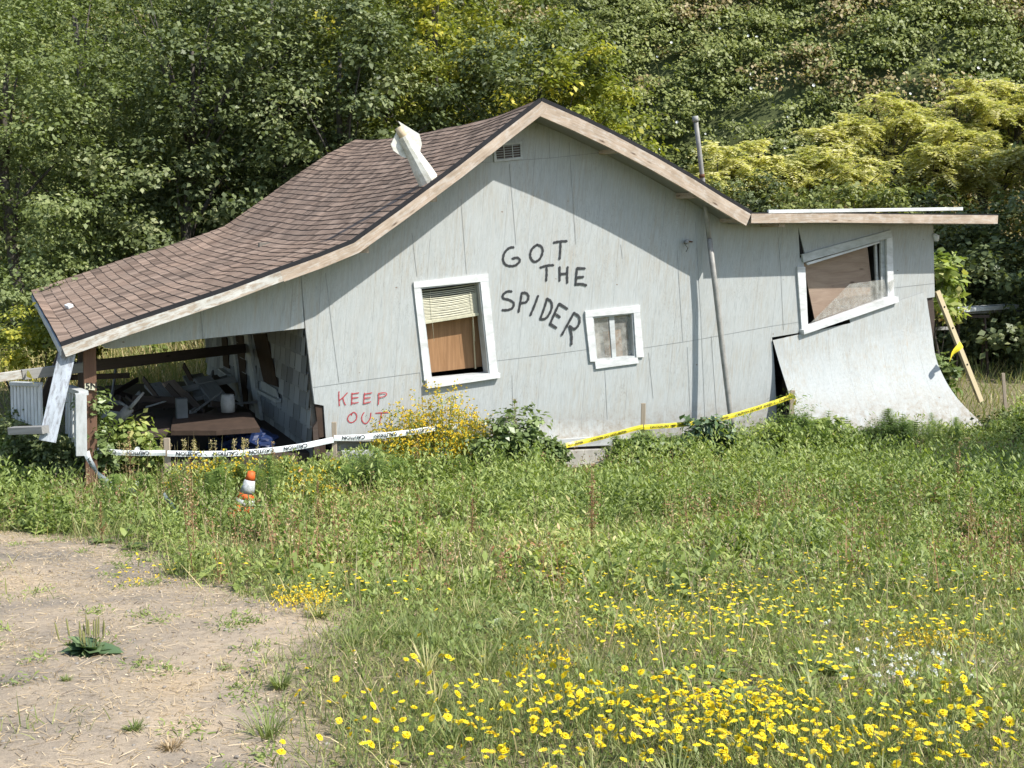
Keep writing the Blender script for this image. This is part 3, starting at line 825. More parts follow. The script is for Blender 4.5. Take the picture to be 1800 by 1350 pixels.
# ---- foundation, sill boards
def front_quad(name, pts, y0, y1, mat, parent=None): return prism(name, XZ(pts), [], y0, y1, mat, parent or house)
fd = front_quad('foundation', [(590, 772), (1367, 762), (1367, 850), (590, 850)], .12, .35, M['concrete'])
for k, (a, b, c_, d_, dd) in enumerate([(975, 790, 1060, 838, .0), (1213, 782, 1262, 826, .0), (1302, 780, 1345, 826, .0), (780, 800, 860, 860, .0)]):
    prism('foundation_block', XZ([(a, b), (c_, b - 3), (c_ + 2, d_), (a - 2, d_)]), [], -.12, .115, M['concrete'], fd)
board('sill_board', H(940, 781, .06), H(1075, 775, .06), .11, .04, M['trimdull'], house, wob=.004)
board('sill_board', H(1070, 790, .03), H(1250, 783, .03), .10, .04, M['trimdull'], house, wob=.004)
board('sill_board', H(600, 800, .03), H(930, 792, .03), .10, .05, M['trimdull'], house)
# curled foot of the siding left of the middle stake
rows = []
bm = bmesh.new()
for j in range(6):
    f = j / 5
    rows.append([bm.verts.new(H(x, 738 + f * 34, .012 + .05 * f * f)) for x in (930, 965, 1000, 1040, 1080, 1128)])
for r0, r1 in zip(rows, rows[1:]):
    for k in range(5): bm.faces.new((r0[k], r0[k + 1], r1[k + 1], r1[k]))
bm_obj('curled_siding', bm, M['wall'], wall, True)
# rotten corner boards, bottom left
front_quad('corner_board', [(555, 713), (568, 712), (573, 768), (562, 770)], .02, .06, M['brownboard'])
front_quad('corner_board', [(549, 752), (557, 740), (562, 800), (552, 806)], -.02, .03, M['dark_wood'])
front_quad('corner_board', [(562, 776), (572, 776), (573, 820), (562, 820)], .0, .05, M['brownboard'])

# ---- side (porch) wall, shingled, window, door
X0 = H(541, 640).x
def SP(px, py, out=0.0): return S(px, py, X0 - out)
YB = 6.7
def sidewall():
    zb = SP(544, 797).z - .12
    prism_pts = []
    # solid backing
    bm = bmesh.new()
    ztop = lambda y: min(surf(s_at_x(y), (y + DF) / (DF - DB)).z - .11, 9)
    def zt(y): return surf(SA, (y + DF) / (DF - DB)).z - .12
    # find the course whose x equals X0
    SA = min(range(NS * 4), key=lambda k: abs(surf(k / 4, .4).x - X0)) / 4
    n = 14; L = []; R = []
    for i in range(n + 1):
        y = .08 + (YB - .08) * i / n; z = zt(y)
        ln = .10 * (z - zb) / 2.2
        L.append((Vector((X0 + .06, y, zb)), Vector((X0 + .06 - ln, y, z)))); R.append((Vector((X0 + .12, y, zb)), Vector((X0 + .12 - ln, y, z))))
    lv = [(bm.verts.new(a), bm.verts.new(b)) for a, b in L]; rv = [(bm.verts.new(a), bm.verts.new(b)) for a, b in R]
    for i in range(n):
        bm.faces.new((lv[i][0], lv[i + 1][0], lv[i + 1][1], lv[i][1])); bm.faces.new((rv[i][0], rv[i][1], rv[i + 1][1], rv[i + 1][0]))
        bm.faces.new((lv[i][1], lv[i + 1][1], rv[i + 1][1], rv[i][1])); bm.faces.new((lv[i][0], rv[i][0], rv[i + 1][0], lv[i + 1][0]))
    bm.faces.new((lv[0][0], lv[0][1], rv[0][1], rv[0][0])); bm.faces.new((lv[n][0], rv[n][0], rv[n][1], lv[n][1]))
    sw = bm_obj('side_wall', bm, M['room'], house)
    # shake courses
    m = Mass(); h = .2; nc = int((zt(.1) - zb) / h) + 1
    P = []; F = []; Rn = []
    for c in range(nc):
        z0 = zb + c * h; y = .02 + random.uniform(-.1, 0)
        while y < YB:
            wd = random.uniform(.22, .32); y1 = min(y + wd - .014, YB)
            ya = max(y, .02)
            jz = random.uniform(-.008, .008); zt_ = min(z0 + h + .02, zt((ya + y1) / 2))
            if y1 - ya > .02 and zt_ > z0 + .03:
                k = len(P); o0 = random.uniform(0, .004)
                lx = lambda z: X0 + .06 - .10 * (z - zb) / 2.2
                xa = lx(z0) - .034 - o0; xb = lx(zt_) - .004
                P += [(xa, ya, z0 + jz), (xa, y1, z0 + jz), (xb, y1, zt_), (xb, ya, zt_), (xa + .02, ya, z0 + jz), (xa + .02, y1, z0 + jz)]
                F += [(k, k + 1, k + 2, k + 3), (k, k + 4, k + 5, k + 1)]; Rn += [random.uniform(.25, 1), 0]  # undersides near black: shade below each shake painted into the colour
            y += wd
    me = bpy.data.meshes.new('wall_shingles'); me.from_pydata(P, [], F); a_ = me.attributes.new('rnd', 'FLOAT', 'FACE'); a_.data.foreach_set('value', Rn); me.update()
    link('wall_shingles', me, sw, [M['shake2']])
    return sw
sw = sidewall()
def side_quad(name, pts, out0, out1, mat, parent):
    """quad on the side wall plane from out0 to out1 metres off it"""
    a = [SP(x, y, .0) for x, y in pts]; bm = bmesh.new(); uvl = bm.loops.layers.uv.verify()
    lean = lambda p: -.10 * max(0, p.z) / 2.2
    f_ = [bm.verts.new((X0 - out1 + lean(p) + .05, p.y, p.z)) for p in a]; b_ = [bm.verts.new((X0 - out0 + lean(p) + .05, p.y, p.z)) for p in a]
    bm.faces.new(f_); bm.faces.new(b_[::-1])
    for i in range(len(a)): bm.faces.new((f_[i], b_[i], b_[(i + 1) % len(a)], f_[(i + 1) % len(a)]))
    for f in bm.faces:
        for lp in f.loops: lp[uvl].uv = (lp.vert.co.z, lp.vert.co.y)
    return bm_obj(name, bm, mat, parent)
swin = side_quad('window', [(449, 588), (473, 586), (490, 680), (465, 672)], .02, .035, M['brownboard'], house)
side_quad('sill', [(461, 685), (493, 701), (493, 707), (461, 690)], .02, .09, M['trimdull'], swin)
side_quad('frame', [(461, 670), (466, 671), (488, 684), (492, 700), (462, 687)], .036, .045, M['trimdull'], swin)
dr = side_quad('door', [(417, 590), (431, 590), (434, 725), (426, 722)], .02, .03, M['brownboard'], house)
side_quad('door_trim', [(436, 588), (443, 588), (461, 748), (452, 744)], .02, .06, M['trimdull'], dr)
side_quad('door_trim', [(411, 592), (416, 591), (427, 728), (424, 726)], .02, .06, M['trimdull'], dr)
sw2 = side_quad('window', [(392, 594), (401, 592), (403, 648), (393, 643)], .02, .035, M['brownboard'], house)
side_quad('sill', [(390, 647), (406, 658), (406, 662), (390, 650)], .02, .09, M['trimdull'], sw2)

# ---- other outer walls, floor, an inside partition
def simple_box(name, a, b, mat, parent):
    bm = bmesh.new(); x0, y0, z0 = a; x1, y1, z1 = b
    v = [bm.verts.new(p) for p in ((x0, y0, z0), (x1, y0, z0), (x1, y1, z0), (x0, y1, z0), (x0, y0, z1), (x1, y0, z1), (x1, y1, z1), (x0, y1, z1))]
    for f in ((0, 1, 2, 3), (4, 5, 6, 7), (0, 1, 5, 4), (1, 2, 6, 5), (2, 3, 7, 6), (3, 0, 4, 7)): bm.faces.new([v[i] for i in f])
    bmesh.ops.bevel(bm, geom=bm.edges[:], offset=.004, segments=1, affect='EDGES')
    return bm_obj(name, bm, mat, parent)
XR = xr_ - .02
zr = fr2[1].z
simple_box('right_wall', (XR - .08, .075, -.6), (XR, YB, zr - .16), M['wall'], house)
bw = XZ([(573, 790)]) 
prism('back_wall', [(X0 + .13, -.2), (X0 + .13, prof_z(X0 + .13, .35))] + [(x, z - .28) for x, z in under(X0 + .2, XR - .1, .1)] + [(XR - .1, -.2)], [], YB - .08, YB, M['wall'], house)
simple_box('floor', (X0 + .14, .08, -.12), (XR - .1, YB - .1, .02), M['room'], house)
simple_box('partition', (X0 + .2, 3.2, .03), (XR - .2, 3.28, 2.3), M['room'], house)
# studs behind the sprung panels
for px in (1385, 1620):
    a = H(px, 600, -.12); board('stud', Vector((a.x, .14, -.1)), Vector((a.x - .03, .14, a.z + .5)), .09, .04, M['dark_wood'], house, up=(0, 1, 0))

# ---- windows on the facade
def quad_board(name, p, q, wd, d, thk, mat, parent):
    """board along p->q (pixels) lying in the facade plane"""
    a = H(*p, d); b = H(*q, d)
    return board(name, a, b, wd, thk, mat, parent, up=Vector((-(b - a).z, 0, (b - a).x)))
# tall window
w1 = empty('window', (0, 0, 0), parent=house); w1['label'] = 'tall window with cream blind and plywood behind'
def casing(p4, q4, names, d, thk, mat, parent):
    """four casing boards between outer quad p4 and inner quad q4 (TL,TR,BR,BL)"""
    P = XZ(p4); Q = XZ(q4)
    (tl, tr, br, bl_), (itl, itr, ibr, ibl) = P, Q
    def cut(a, b, t): return (a[0] + (b[0] - a[0]) * t, a[1] + (b[1] - a[1]) * t)
    prism(names[0], [tl, tr, (tr[0] + .004, itr[1] + .0), (tl[0] + .004, itl[1])], [], -thk, -.001, mat, parent)
    prism(names[1], [(tl[0] + .004, itl[1] - .002), (itl[0], itl[1] - .002), ibl, (bl_[0], ibl[1])], [], -thk + .003, -.001, mat, parent)
    prism(names[1], [(itr[0], itr[1] - .002), (tr[0] + .004, itr[1] - .002), (br[0], ibr[1]), ibr], [], -thk + .003, -.001, mat, parent)
casing([(726, 496), (857, 481), (874, 664), (745, 681)], W1, ('head_casing', 'side_casing'), .02, .025, M['white'], w1)
prism('sill', XZ([(747, 668), (876, 655), (876, 663), (748, 682)]), [], -.06, .02, M['white'], w1)
# reveal boards
def reveal(q4, depth, mat, parent, th=.015):
    P = XZ(q4)
    for i in range(4):
        a = P[i]; b = P[(i + 1) % 4]
        bm = bmesh.new(); uvl = bm.loops.layers.uv.verify()
        A = Vector((a[0], 0, a[1])); B = Vector((b[0], 0, b[1])); c = Vector((sum(p[0] for p in P) / 4, 0, sum(p[1] for p in P) / 4))
        nn = (c - (A + B) / 2); e = (B - A).normalized(); nn -= e * nn.dot(e); nn.normalize()
        y0 = -.008 - .001 * i; pts = [A, B]
        v = [bm.verts.new(p + nn * o_ + Vector((0, y, 0))) for o_ in (.0015, th) for p in pts for y in (y0, depth)]
        for f in ((0, 2, 3, 1), (4, 5, 7, 6), (0, 1, 5, 4), (2, 6, 7, 3), (0, 4, 6, 2), (1, 3, 7, 5)):
            ff = bm.faces.new([v[k] for k in f])
            for lp in ff.loops: lp[uvl].uv = ((lp.vert.co - A).dot(e), lp.vert.co.y)
        bm_obj('reveal', bm, mat, parent)
reveal(W1, .14, M['trimdull'], w1)
# blind
bl_o = None
bmb = bmesh.new()
ns = 21
for i in range(ns):
    f = i / (ns - 1); f2 = f ** .85
    yl = 512 + f2 * 54; yr = 499 + f2 * 52
    sag = 4 * math.sin(math.pi * f) + random.uniform(-1, 1)
    pts = [H(741 + f * 3 + k / 6 * (96 + f * 0), yl + (yr - yl) * k / 6 + sag * math.sin(math.pi * k / 6) * .8, -.07) for k in range(7)]
    for a, b in zip(pts, pts[1:]):
        tilt = Vector((0, .012, .011 if i < 5 else .016))
        q = [bmb.verts.new(p) for p in (a - tilt * .5, b - tilt * .5, b + tilt * .5, a + tilt * .5)]
        bmb.faces.new(q)
me_ = bpy.data.meshes.new('blind'); bmb.to_mesh(me_); bmb.free(); bl_o = link('blind', me_, w1, [M['blind']])
board('bottom_rail', H(746, 567, -.065), H(842, 552, -.065), .035, .02, M['blind'], w1)
for px, p2 in ((756, 760), (826, 832)):
    tube('cord', [H(px, 510, -.055), H(p2, 565, -.055), H(p2 + 3, 600, -.055)], .002, M['blind'], w1, 5)
prism('plywood_board', XZ([(748, 560), (843, 545), (858, 643), (757, 655)], -.2), [], .2, .215, M['ply'], w1)
for o_ in (bpy.data.objects['plywood_board'],):
    me_ = o_.data
    for l in me_.uv_layers[0].data: l.uv = (l.uv[1], l.uv[0])
prism('board_edge', XZ([(829, 562), (831, 562), (836, 648), (834, 648)], -.19), [], .17, .185, M['pale_wood'], w1)

# small sliding window
w2 = empty('window', (0, 0, 0), parent=house); w2['label'] = 'small sliding window with two dusty panes'
O2 = [(1027, 547), (1123, 536), (1130, 638), (1036, 650)]
casing(O2, W2, ('head_casing', 'side_casing'), .02, .03, M['white'], w2)
prism('sill', XZ([(1044, 635), (1119, 628), (1121, 638), (1046, 648)]), [], -.027, -.001, M['white'], w2)
reveal(W2, .10, M['trimdull'], w2, .02)
sash = prism('sash', XZ([(1072, 556), (1081, 555), (1085, 632), (1078, 633)]), [], .02, .045, M['trimdull'], w2)
prism('glass_pane', XZ([(1041, 559), (1074, 555), (1080, 632), (1048, 635)]), [], .031, .035, M['glass'], w2)
prism('glass_pane', XZ([(1078, 555), (1112, 551), (1116, 628), (1084, 632)]), [], .052, .056, M['glass'], w2)
prism('curtain', XZ([(1038, 552), (1074, 549), (1080, 640), (1044, 642)], -.12), [], .12, .13, mat_plain('grey_curtain', (.42, .40, .36), .9, .3, 12), w2)
prism('inner_board', XZ([(1060, 583), (1091, 579), (1096, 630), (1066, 634)], -.10), [], .10, .112, M['ply'], w2)

# skewed right window
w3 = empty('window', (0, 0, 0), parent=house); w3['label'] = 'skewed window frame with a loose plywood sheet and broken glass'
prism('head_casing', XZ([(1407, 447), (1563, 404), (1565, 417), (1410, 461)]), [], -.035, -.001, M['trimdull'], w3)
prism('side_casing', XZ([(1399, 469), (1413, 469), (1418, 573), (1407, 578)]), [], -.03, -.001, M['white'], w3)
prism('side_casing', XZ([(1556, 418), (1566, 416), (1569, 520), (1558, 523)]), [], -.03, -.001, M['white'], w3)
prism('sill', XZ([(1418, 572), (1558, 521), (1571, 521), (1572, 530), (1406, 587), (1405, 579)]), [], -.09, .02, M['white'], w3)
prism('stop_strip', XZ([(1417, 462), (1545, 424), (1546, 427), (1419, 466)]), [], -.01, .02, M['white'], w3)
sh = prism('plywood_sheet', XZ([(1412, 463), (1524, 428), (1531, 490), (1536, 532), (1433, 566)], -.12), [], .12, .135, M['ply_grey'], w3)
prism('sash', XZ([(1538, 424), (1541, 423), (1546, 527), (1542, 529)], -.06), [], .06, .09, M['trimdull'], w3)
prism('sash', XZ([(1547, 421), (1556, 418), (1557, 526), (1549, 528)], -.03), [], .02, .05, M['trimdull'], w3)
prism('glass_pane', XZ([(1430, 561), (1492, 499), (1553, 491), (1558, 520), (1425, 566)], .0), [], -.02, -.014, M['glass'], w3)
prism('glass_pane', XZ([(1555, 496), (1570, 489), (1563, 515)], .0), [], -.05, -.046, M['glass'], w3)

# sprung siding sheets
def panel(name, rowsL, rowsR, ncol, label):
    bm = bmesh.new()
    Ls = smooth_pts(rowsL, 6); Rs = smooth_pts(rowsR, 6); g = []
    for (ax, ay, ad), (bx, by, bd) in zip(Ls, Rs):
        A = H(ax, ay, ad); B = H(bx, by, bd)
        g.append([bm.verts.new(A.lerp(B, k / ncol) + Vector((0, -.008 * noise.noise(Vector((A.z * 2, k * .6, 3))), 0))) for k in range(ncol + 1)])
    for r0, r1 in zip(g, g[1:]):
        for k in range(ncol): bm.faces.new((r0[k], r0[k + 1], r1[k + 1], r1[k]))
    bmesh.ops.recalc_face_normals(bm, faces=bm.faces)
    bmesh.ops.solidify(bm, geom=bm.faces[:], thickness=.007)
    o = bm_obj(name, bm, M['wall'], house, False); o['label'] = label; return o
midL = [(1499, 567, .036), (1513, 612, .098), (1528, 660, .239), (1546, 710, .480), (1579, 772, .815)]
midR = [(1492, 559, .020), (1505, 606, .076), (1519, 656, .214), (1537, 708, .452), (1570, 771, .785)]
panel('loose_siding_sheet', [(1358, 598, .01), (1370, 640, .07), (1383, 682, .18), (1396, 725, .34), (1414, 778, .56)], midL, 8, 'left half of the siding swinging out over the weeds')
panel('loose_siding_sheet', midR, [(1627, 513, .03), (1637, 580, .10), (1648, 640, .28), (1682, 700, .60), (1743, 760, .99)], 8, 'right half of the siding flared out at the foot')
front_quad('corner_board', [(1628, 520), (1643, 518), (1646, 560), (1640, 640)], .03, .06, M['dark_wood'])

prism('crack_shade_sheet', XZ([(1403.6, 400), (1414.5, 448), (1406.6, 453)]), [], .012, .02, M['black'], house)  # black sheet inside the slit, its colour stands in for the shade
# gable vent
vt = prism('gable_vent', XZ([(866, 253), (916, 249), (918, 280), (868, 285)]), [XZ([(870, 257), (913, 253), (914, 276), (872, 281)])], -.02, -.001, M['trimdull'], house)
prism('vent_screen', XZ([(870, 257), (913, 253), (914, 276), (872, 281)]), [], -.006, -.002, M['groove'], vt)
for px in (885, 900): board('vent_bar', H(px, 254, .014), H(px + 2, 280, .014), .012, .01, M['trimdull'], vt, up=(1, 0, 0))
for k in range(5):
    a = H(870, 261 + k * 4.2, .0); b = H(914, 257 + k * 4.2, .0); board('louver', a + Vector((0, -.011, 0)), b + Vector((0, -.011, 0)), .014, .004, M['dark_wood'], vt)

# vent pipe up the wall and above the roof
vp = tube('vent_pipe', [H(1222.5, 209, .16), H(1229, 262, .16), H(1236, 325, .16), H(1241, 372, .15), H(1247, 424, .13)], .030, M['pipe'], house)
tube('pipe_cap', [H(1222, 204, .16), H(1222.8, 214, .16)], [.037, .04], M['greywhite'], vp)
tube('pipe_clamp', [H(1233.5, 306, .16), H(1234, 312, .16)], .037, M['rust'], vp)
vp2 = tube('drain_pipe', [H(1247, 420, .17), H(1258, 510, .20), H(1270, 615, .27), H(1284, 728, .37), H(1289, 768, .42)], .036, M['pipe'], house)
# hook with chain
hk = tube('wall_hook', [H(1208, 424, .0), H(1208, 424, .10), H(1207, 428, .11)], .022, M['greywhite'], house, 8)
tube('chain', [H(1207, 424, .10), H(1205, 430, .10), H(1209, 436, .10), H(1206, 442, .10)], .008, M['greywhite'], hk, 6)
tube('conduit', [H(1203, 428, .01), H(1209, 424, .02), H(1217, 425, .01)], .008, M['rust'], hk, 6)
lp_ = tube('porch_lamp', [H(1641, 412, .02), H(1646, 416, .02), H(1646, 424, .02)], [.02, .045, .03], M['white'], house, 8)

# stove pipe on the roof, with a blade on each side of its head
def stovepipe():
    a = H(750, 313, .20); b = H(709, 240, .20)
    ax = (b - a).normalized()
    r = empty('stove_pipe', a, parent=house)
    L = (b - a).length
    pipe = tube('pipe_shell', [Vector((0, 0, 0)) + ax * L * f - (ax * .04 if f == 0 else ax * 0) for f in (0, .2, .45, .7, 1.0)], [.118, .108, .088, .072, .062], M['stove'], r, 12, False, jit=.03)
    tube('inner_pipe', [ax * (L - .02), ax * (L + .11)], .042, M['tan'], r, 10)
    s = Vector((ax.z, 0, -ax.x))
    for sgn, y in ((1, -.01), (-1, .012)):
        pts = [(.04, .22), (.17, .02), (.21, -.04), (.17, -.16), (.05, -.26)] if sgn > 0 else [(.04, .12), (.20, .03), (.21, -.05), (.15, -.16), (.05, -.26)]
        bm = bmesh.new()
        P = [ax * (L - .03 + q * .9) + s * sgn * x * .82 for x, q in pts]
        P = [p for p in P]
        f1 = [bm.verts.new(p + Vector((0, y, 0))) for p in P]; f2 = [bm.verts.new(p + Vector((0, y + .012, 0))) for p in P]
        bm.faces.new(f1); bm.faces.new(f2[::-1])
        for i in range(len(P)): bm.faces.new((f1[i], f2[i], f2[(i + 1) % len(P)], f1[(i + 1) % len(P)]))
        bm_obj('side_plate', bm, M['stove'], r)
stovepipe()
# white block on the eave
pb = surf(NS * .955, .36)
o = simple_box('wood_block', (-.035, -.06, 0), (.035, .06, .04), M['white'], None)
o.location = to_world(surf(NS - 2.4, .44) + Vector((0, 0, .03))); o.rotation_euler = (.1, -.35, THETA + .3)
tag(o, 'small white block lying on the brown shingles near the left eave', 'block')

# ================================================================== PORCH
deck_z = .02
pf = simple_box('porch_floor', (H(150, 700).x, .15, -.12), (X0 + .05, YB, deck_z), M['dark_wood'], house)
def P3(px, py, d): return H(px, py, d)
# posts
p_ = HZ(166, 765, -.2)
board('porch_post', H(157, 606, .15), H(161, 880, .15), .115, .12, M['brown_post'], house, up=(1, 0, 0))
board('porch_post', H(146, 615, -.5), H(148, 860, -.5), .1, .1, M['dark_wood'], house, up=(1, 0, 0))
sgn = prism('house_number_plate', XZ([(149, 674), (167, 675), (167, 686), (149, 684)], .23), [], -.235, -.22, mat_plain('cream_plate', (.6, .58, .42), .5, .1), house)
def text_mesh(body, height, extr=0.0):
    cu = bpy.data.curves.new('txt', 'FONT'); cu.body = body; cu.size = height; cu.extrude = extr; cu.resolution_u = 3; cu.offset = height * .02
    o = bpy.data.objects.new('txt', cu); COL.objects.link(o)
    me = bpy.data.meshes.new_from_object(o, depsgraph=bpy.context.evaluated_depsgraph_get())
    v = np.array([tuple(x.co) for x in me.vertices]); f = [tuple(p.vertices) for p in me.polygons]
    bpy.data.objects.remove(o); bpy.data.curves.remove(cu); bpy.data.meshes.remove(me)
    return v, f
tv, tf = text_mesh('5N', .085)
o_ = H(150.5, 684.5, .24)
me = bpy.data.meshes.new('plate_lettering'); me.from_pydata([(o_.x + a, o_.y, o_.z + b + .005) for a, b, c in tv], [], tf); link('plate_lettering', me, sgn, [M['ink']])
# cross beam to the door side, and lower rails
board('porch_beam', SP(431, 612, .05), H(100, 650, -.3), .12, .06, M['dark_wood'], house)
o = hboard('fallen_rail', H(225, 660, -1.6), H(110, 664, -.6), .06, .05, M['dark_wood']); tag(o, 'short dark rail hanging level behind the brown porch post', 'board')
# leaning board on the porch corner
o = hboard('leaning_board', H(119, 616, .35), H(83, 776, .55), .155, .035, M['blueboard'], up=(1, 0, 0)); tag(o, 'scuffed white-blue plank leaning against the corner of the porch eave', 'board')
o = hboard('leaning_board', H(110, 622, -.6), H(66, 730, -.9), .10, .04, M['dark_wood'], up=(1, 0, 0)); tag(o, 'black plank leaning behind the scuffed white-blue plank', 'board')
# long rail to the left
o = hboard('fallen_rail', H(-60, 672, .0), H(38, 658, .0), .085, .05, M['raw_white'], wob=.001); tag(o, 'pale sunlit end of a long rail reaching past the left edge of the photo', 'board')
o = hboard('fallen_rail', H(38, 659, -.02), H(150, 645, -.25), .10, .05, M['grey_wood']); tag(o, 'grey-brown rail resting over the white balusters left of the porch', 'board')
# balustrades
def railing(name, pts_top, pts_bot, n, d0, d1, label, cap):
    a0, a1 = H(*pts_top[0], d0), H(*pts_top[1], d1); b0, b1 = H(*pts_bot[0], d0), H(*pts_bot[1], d1)
    r = empty(name, to_world(b0), THETA)
    for i in range(n):
        f = i / (n - 1); p = a0.lerp(a1, f) - b0; q = b0.lerp(b1, f) - b0
        board('baluster', q, p, .045, .03, M['white'], r, up=(a1 - a0))
    board('top_rail', a0 - b0, a1 - b0, *cap, M['trimdull'], r)
    tag(r, label, 'railing'); return r
railing('porch_railing', [(22, 674), (70, 676)], [(24, 735), (72, 752)], 9, -.55, -.1, 'white baluster panel under the long rail left of the porch', (.04, .07))
railing('porch_railing', [(119, 681), (147, 691)], [(118, 762), (146, 800)], 6, -.2, .45, 'white baluster panel by the brown porch post, with a flat cap rail', (.045, .09))
board('newel_post', H(142, 692, .5), H(143, 800, .5), .1, .08, M['trimdull'], house, up=(1, 0, 0))
o = hboard('old_timber', H(20, 757, .3), H(80, 755, .6), .07, .09, M['grey_wood']); tag(o, 'old grey timber lying in the grass below the white-blue plank', 'timber')

# debris on the porch floor
sheetp = [HZ(330 / 3.6 + 100, 745, .38)]
def slab(name, pix, z, th, mat, label, cat):
    P = [HZ(x, y, z) for x, y in pix]; c = sum(P, Vector()) / len(P)
    bm = bmesh.new(); uvl = bm.loops.layers.uv.verify()
    a = [bm.verts.new(p - c) for p in P]; b = [bm.verts.new(p - c - Vector((0, 0, th))) for p in P]
    bm.faces.new(a); bm.faces.new(b[::-1])
    for i in range(len(P)): bm.faces.new((a[i], b[i], b[(i + 1) % len(P)], a[(i + 1) % len(P)]))
    for f in bm.faces:
        for lp in f.loops: lp[uvl].uv = (lp.vert.co.x, lp.vert.co.y + lp.vert.co.z)
    o = bm_obj(name, bm, mat); o.location = to_world(c); o.rotation_euler = (0, 0, THETA); tag(o, label, cat); return o
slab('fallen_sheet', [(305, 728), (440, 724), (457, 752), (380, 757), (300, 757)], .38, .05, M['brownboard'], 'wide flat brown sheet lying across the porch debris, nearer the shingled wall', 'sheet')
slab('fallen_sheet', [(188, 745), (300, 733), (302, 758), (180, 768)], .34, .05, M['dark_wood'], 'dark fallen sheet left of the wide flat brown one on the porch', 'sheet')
LUM = [((330, 662), (352, 700), .10, .05, 'grey_wood', 'first plank of the heap from the left, broad and weathered'),
       ((346, 660), (372, 702), .12, .05, 'grey_wood', 'plank in the middle of the heap, tilting down towards the front'),
       ((356, 665), (390, 708), .16, .05, 'grey_wood', 'widest grey plank of the heap beside the shingled wall'),
       ((372, 664), (402, 694), .12, .06, 'brownboard', 'brown plank of the heap closest to the shingled wall'),
       ((296, 672), (322, 700), .12, .04, 'ply_grey', 'tan short plank near the middle of the porch heap'),
       ((268, 676), (300, 706), .16, .04, 'grey_wood', 'pale broken plank at the back of the porch heap')]
for k, (a, b, w_, th, mt, lb) in enumerate(LUM):
    A = HZ(a[0], a[1], .35 + .05 * k % .12); B = HZ(b[0], b[1], .30)
    o = hboard('salvaged_plank', A, B, w_ * 1.4, th, M[mt], up=(1, 0, .15)); tag(o, lb, 'plank')
for k in range(9):
    a = HZ(random.uniform(190, 380), random.uniform(690, 722), .12 + .03 * k); an = random.uniform(0, math.pi)
    L_ = random.uniform(.4, 1.1)
    o = hboard('scrap_stick', a, a + Vector((math.cos(an) * L_, math.sin(an) * L_, random.uniform(-.12, .25))), random.uniform(.03, .09), .025, M[random.choice(('dark_wood', 'brownboard', 'grey_wood'))])
    tag(o, 'scrap stick lying in the shaded rubble heap on the porch', 'stick', 'scrap sticks in the porch rubble')
def loose_tube(name, a, b, r, mat, label, cat, seg=10):
    A = to_world(a); B = to_world(b)
    bm = bmesh.new(); tube_bm(bm, [(0, 0, 0), (B - A) * .5, B - A], r, seg)
    o = bm_obj(name, bm, mat, None, True); o.location = A; tag(o, label, cat); return o
loose_tube('cardboard_tube', HZ(207, 742, .45), HZ(228, 716, .6), [.055, .055, .055], M['grey_wood'], 'grey tube pointing up out of the porch rubble on the left', 'tube')
loose_tube('thin_pole', HZ(228, 718, .6), HZ(252, 690, .75), [.02, .02, .015], M['grey_wood'], 'thin grey pole rising from the mouth of the grey tube', 'pole')
loose_tube('white_canister', HZ(401, 724, .42) , HZ(401, 724, .42) + Vector((0, 0, .2)), [.075, .08, .07], M['greywhite'], 'pale round canister standing on the brown sheet by the shingled wall', 'canister', 14)
q = HZ(320, 734, .38); bm = bmesh.new(); box_bm(bm, (0, 0, 0), (0, 0, .22), .12, .1, up=(1, 0, 0)); o = bm_obj('grey_box', bm, M['shake']); o.location = to_world(q); o.rotation_euler = (0, 0, THETA)
tag(o, 'upright grey box standing on the brown sheet in the porch', 'box')
loose_tube('angle_stick', HZ(256, 716, .35), HZ(302, 702, .42), [.012, .012, .012], M['greywhite'], 'thin pale bent stick lying on the rubble behind the grey box', 'stick', 6)
for k in range(26):
    a = HZ(random.uniform(190, 400), random.uniform(678, 735), random.uniform(.05, .42)); an = random.uniform(0, math.pi); L_ = random.uniform(.2, .8)
    o = hboard('scrap_stick', a, a + Vector((math.cos(an) * L_, math.sin(an) * L_, random.uniform(-.2, .35))), random.uniform(.02, .11), .02, M[random.choice(('dark_wood', 'brownboard', 'grey_wood', 'dark_wood'))])
    tag(o, 'scrap stick lying in the shaded rubble heap on the porch', 'stick', 'scrap sticks in the porch rubble')
# blue tarp bundle
bm = bmesh.new(); bmesh.ops.create_icosphere(bm, subdivisions=4, radius=1)
for v in bm.verts:
    n_ = noise.fractal(v.co * 2.2, 1, 2, 4); v.co *= 1 + .28 * n_; v.co = Vector((v.co.x * .36, v.co.y * .3, v.co.z * .15))
o = bm_obj('blue_tarp', bm, M['blue']); o.location = to_world(HZ(425, 776, .12)); tag(o, 'crumpled dark blue tarp under the brown sheet at the edge of the porch', 'tarp')

# right side: leaning rung board, planks on trestle
o = hboard('leaning_lumber', H(1647, 512, -.1), H(1724, 706, .25), .085, .045, M['pale_wood'], up=(1, 0, 0)); tag(o, 'pale yellow lumber with bolt holes leaning on the right end of the house', 'lumber')
for f in (.14, .33, .66):
    p = Vector((0, 0, 0)).lerp(to_world(H(1724, 706, .25)) - to_world(H(1647, 512, -.1)), f)
    bm = bmesh.new(); n_ = (-V); tube_bm(bm, [p + n_ * .0, p + n_ * .03], .014, 8); bm_obj('bolt_hole_shade', bm, M['black'], o)  # black plugs, no real holes: colour stands in for their shade
a = at_y(1662, 546, 19); b = at_y(1778, 538, 20.5)
o = board('loose_plank', a, b, .07, .28, M['trimdull']); tag(o, 'grey plank, the longer upper one of the pair lying level behind the leaning yellow lumber', 'plank')
a = at_y(1655, 551, 19.1); b = at_y(1793, 544, 20.9)
o = board('loose_plank', a, b, .05, .22, M['grey_wood']); tag(o, 'darker plank under the grey one, reaching farthest right', 'plank')
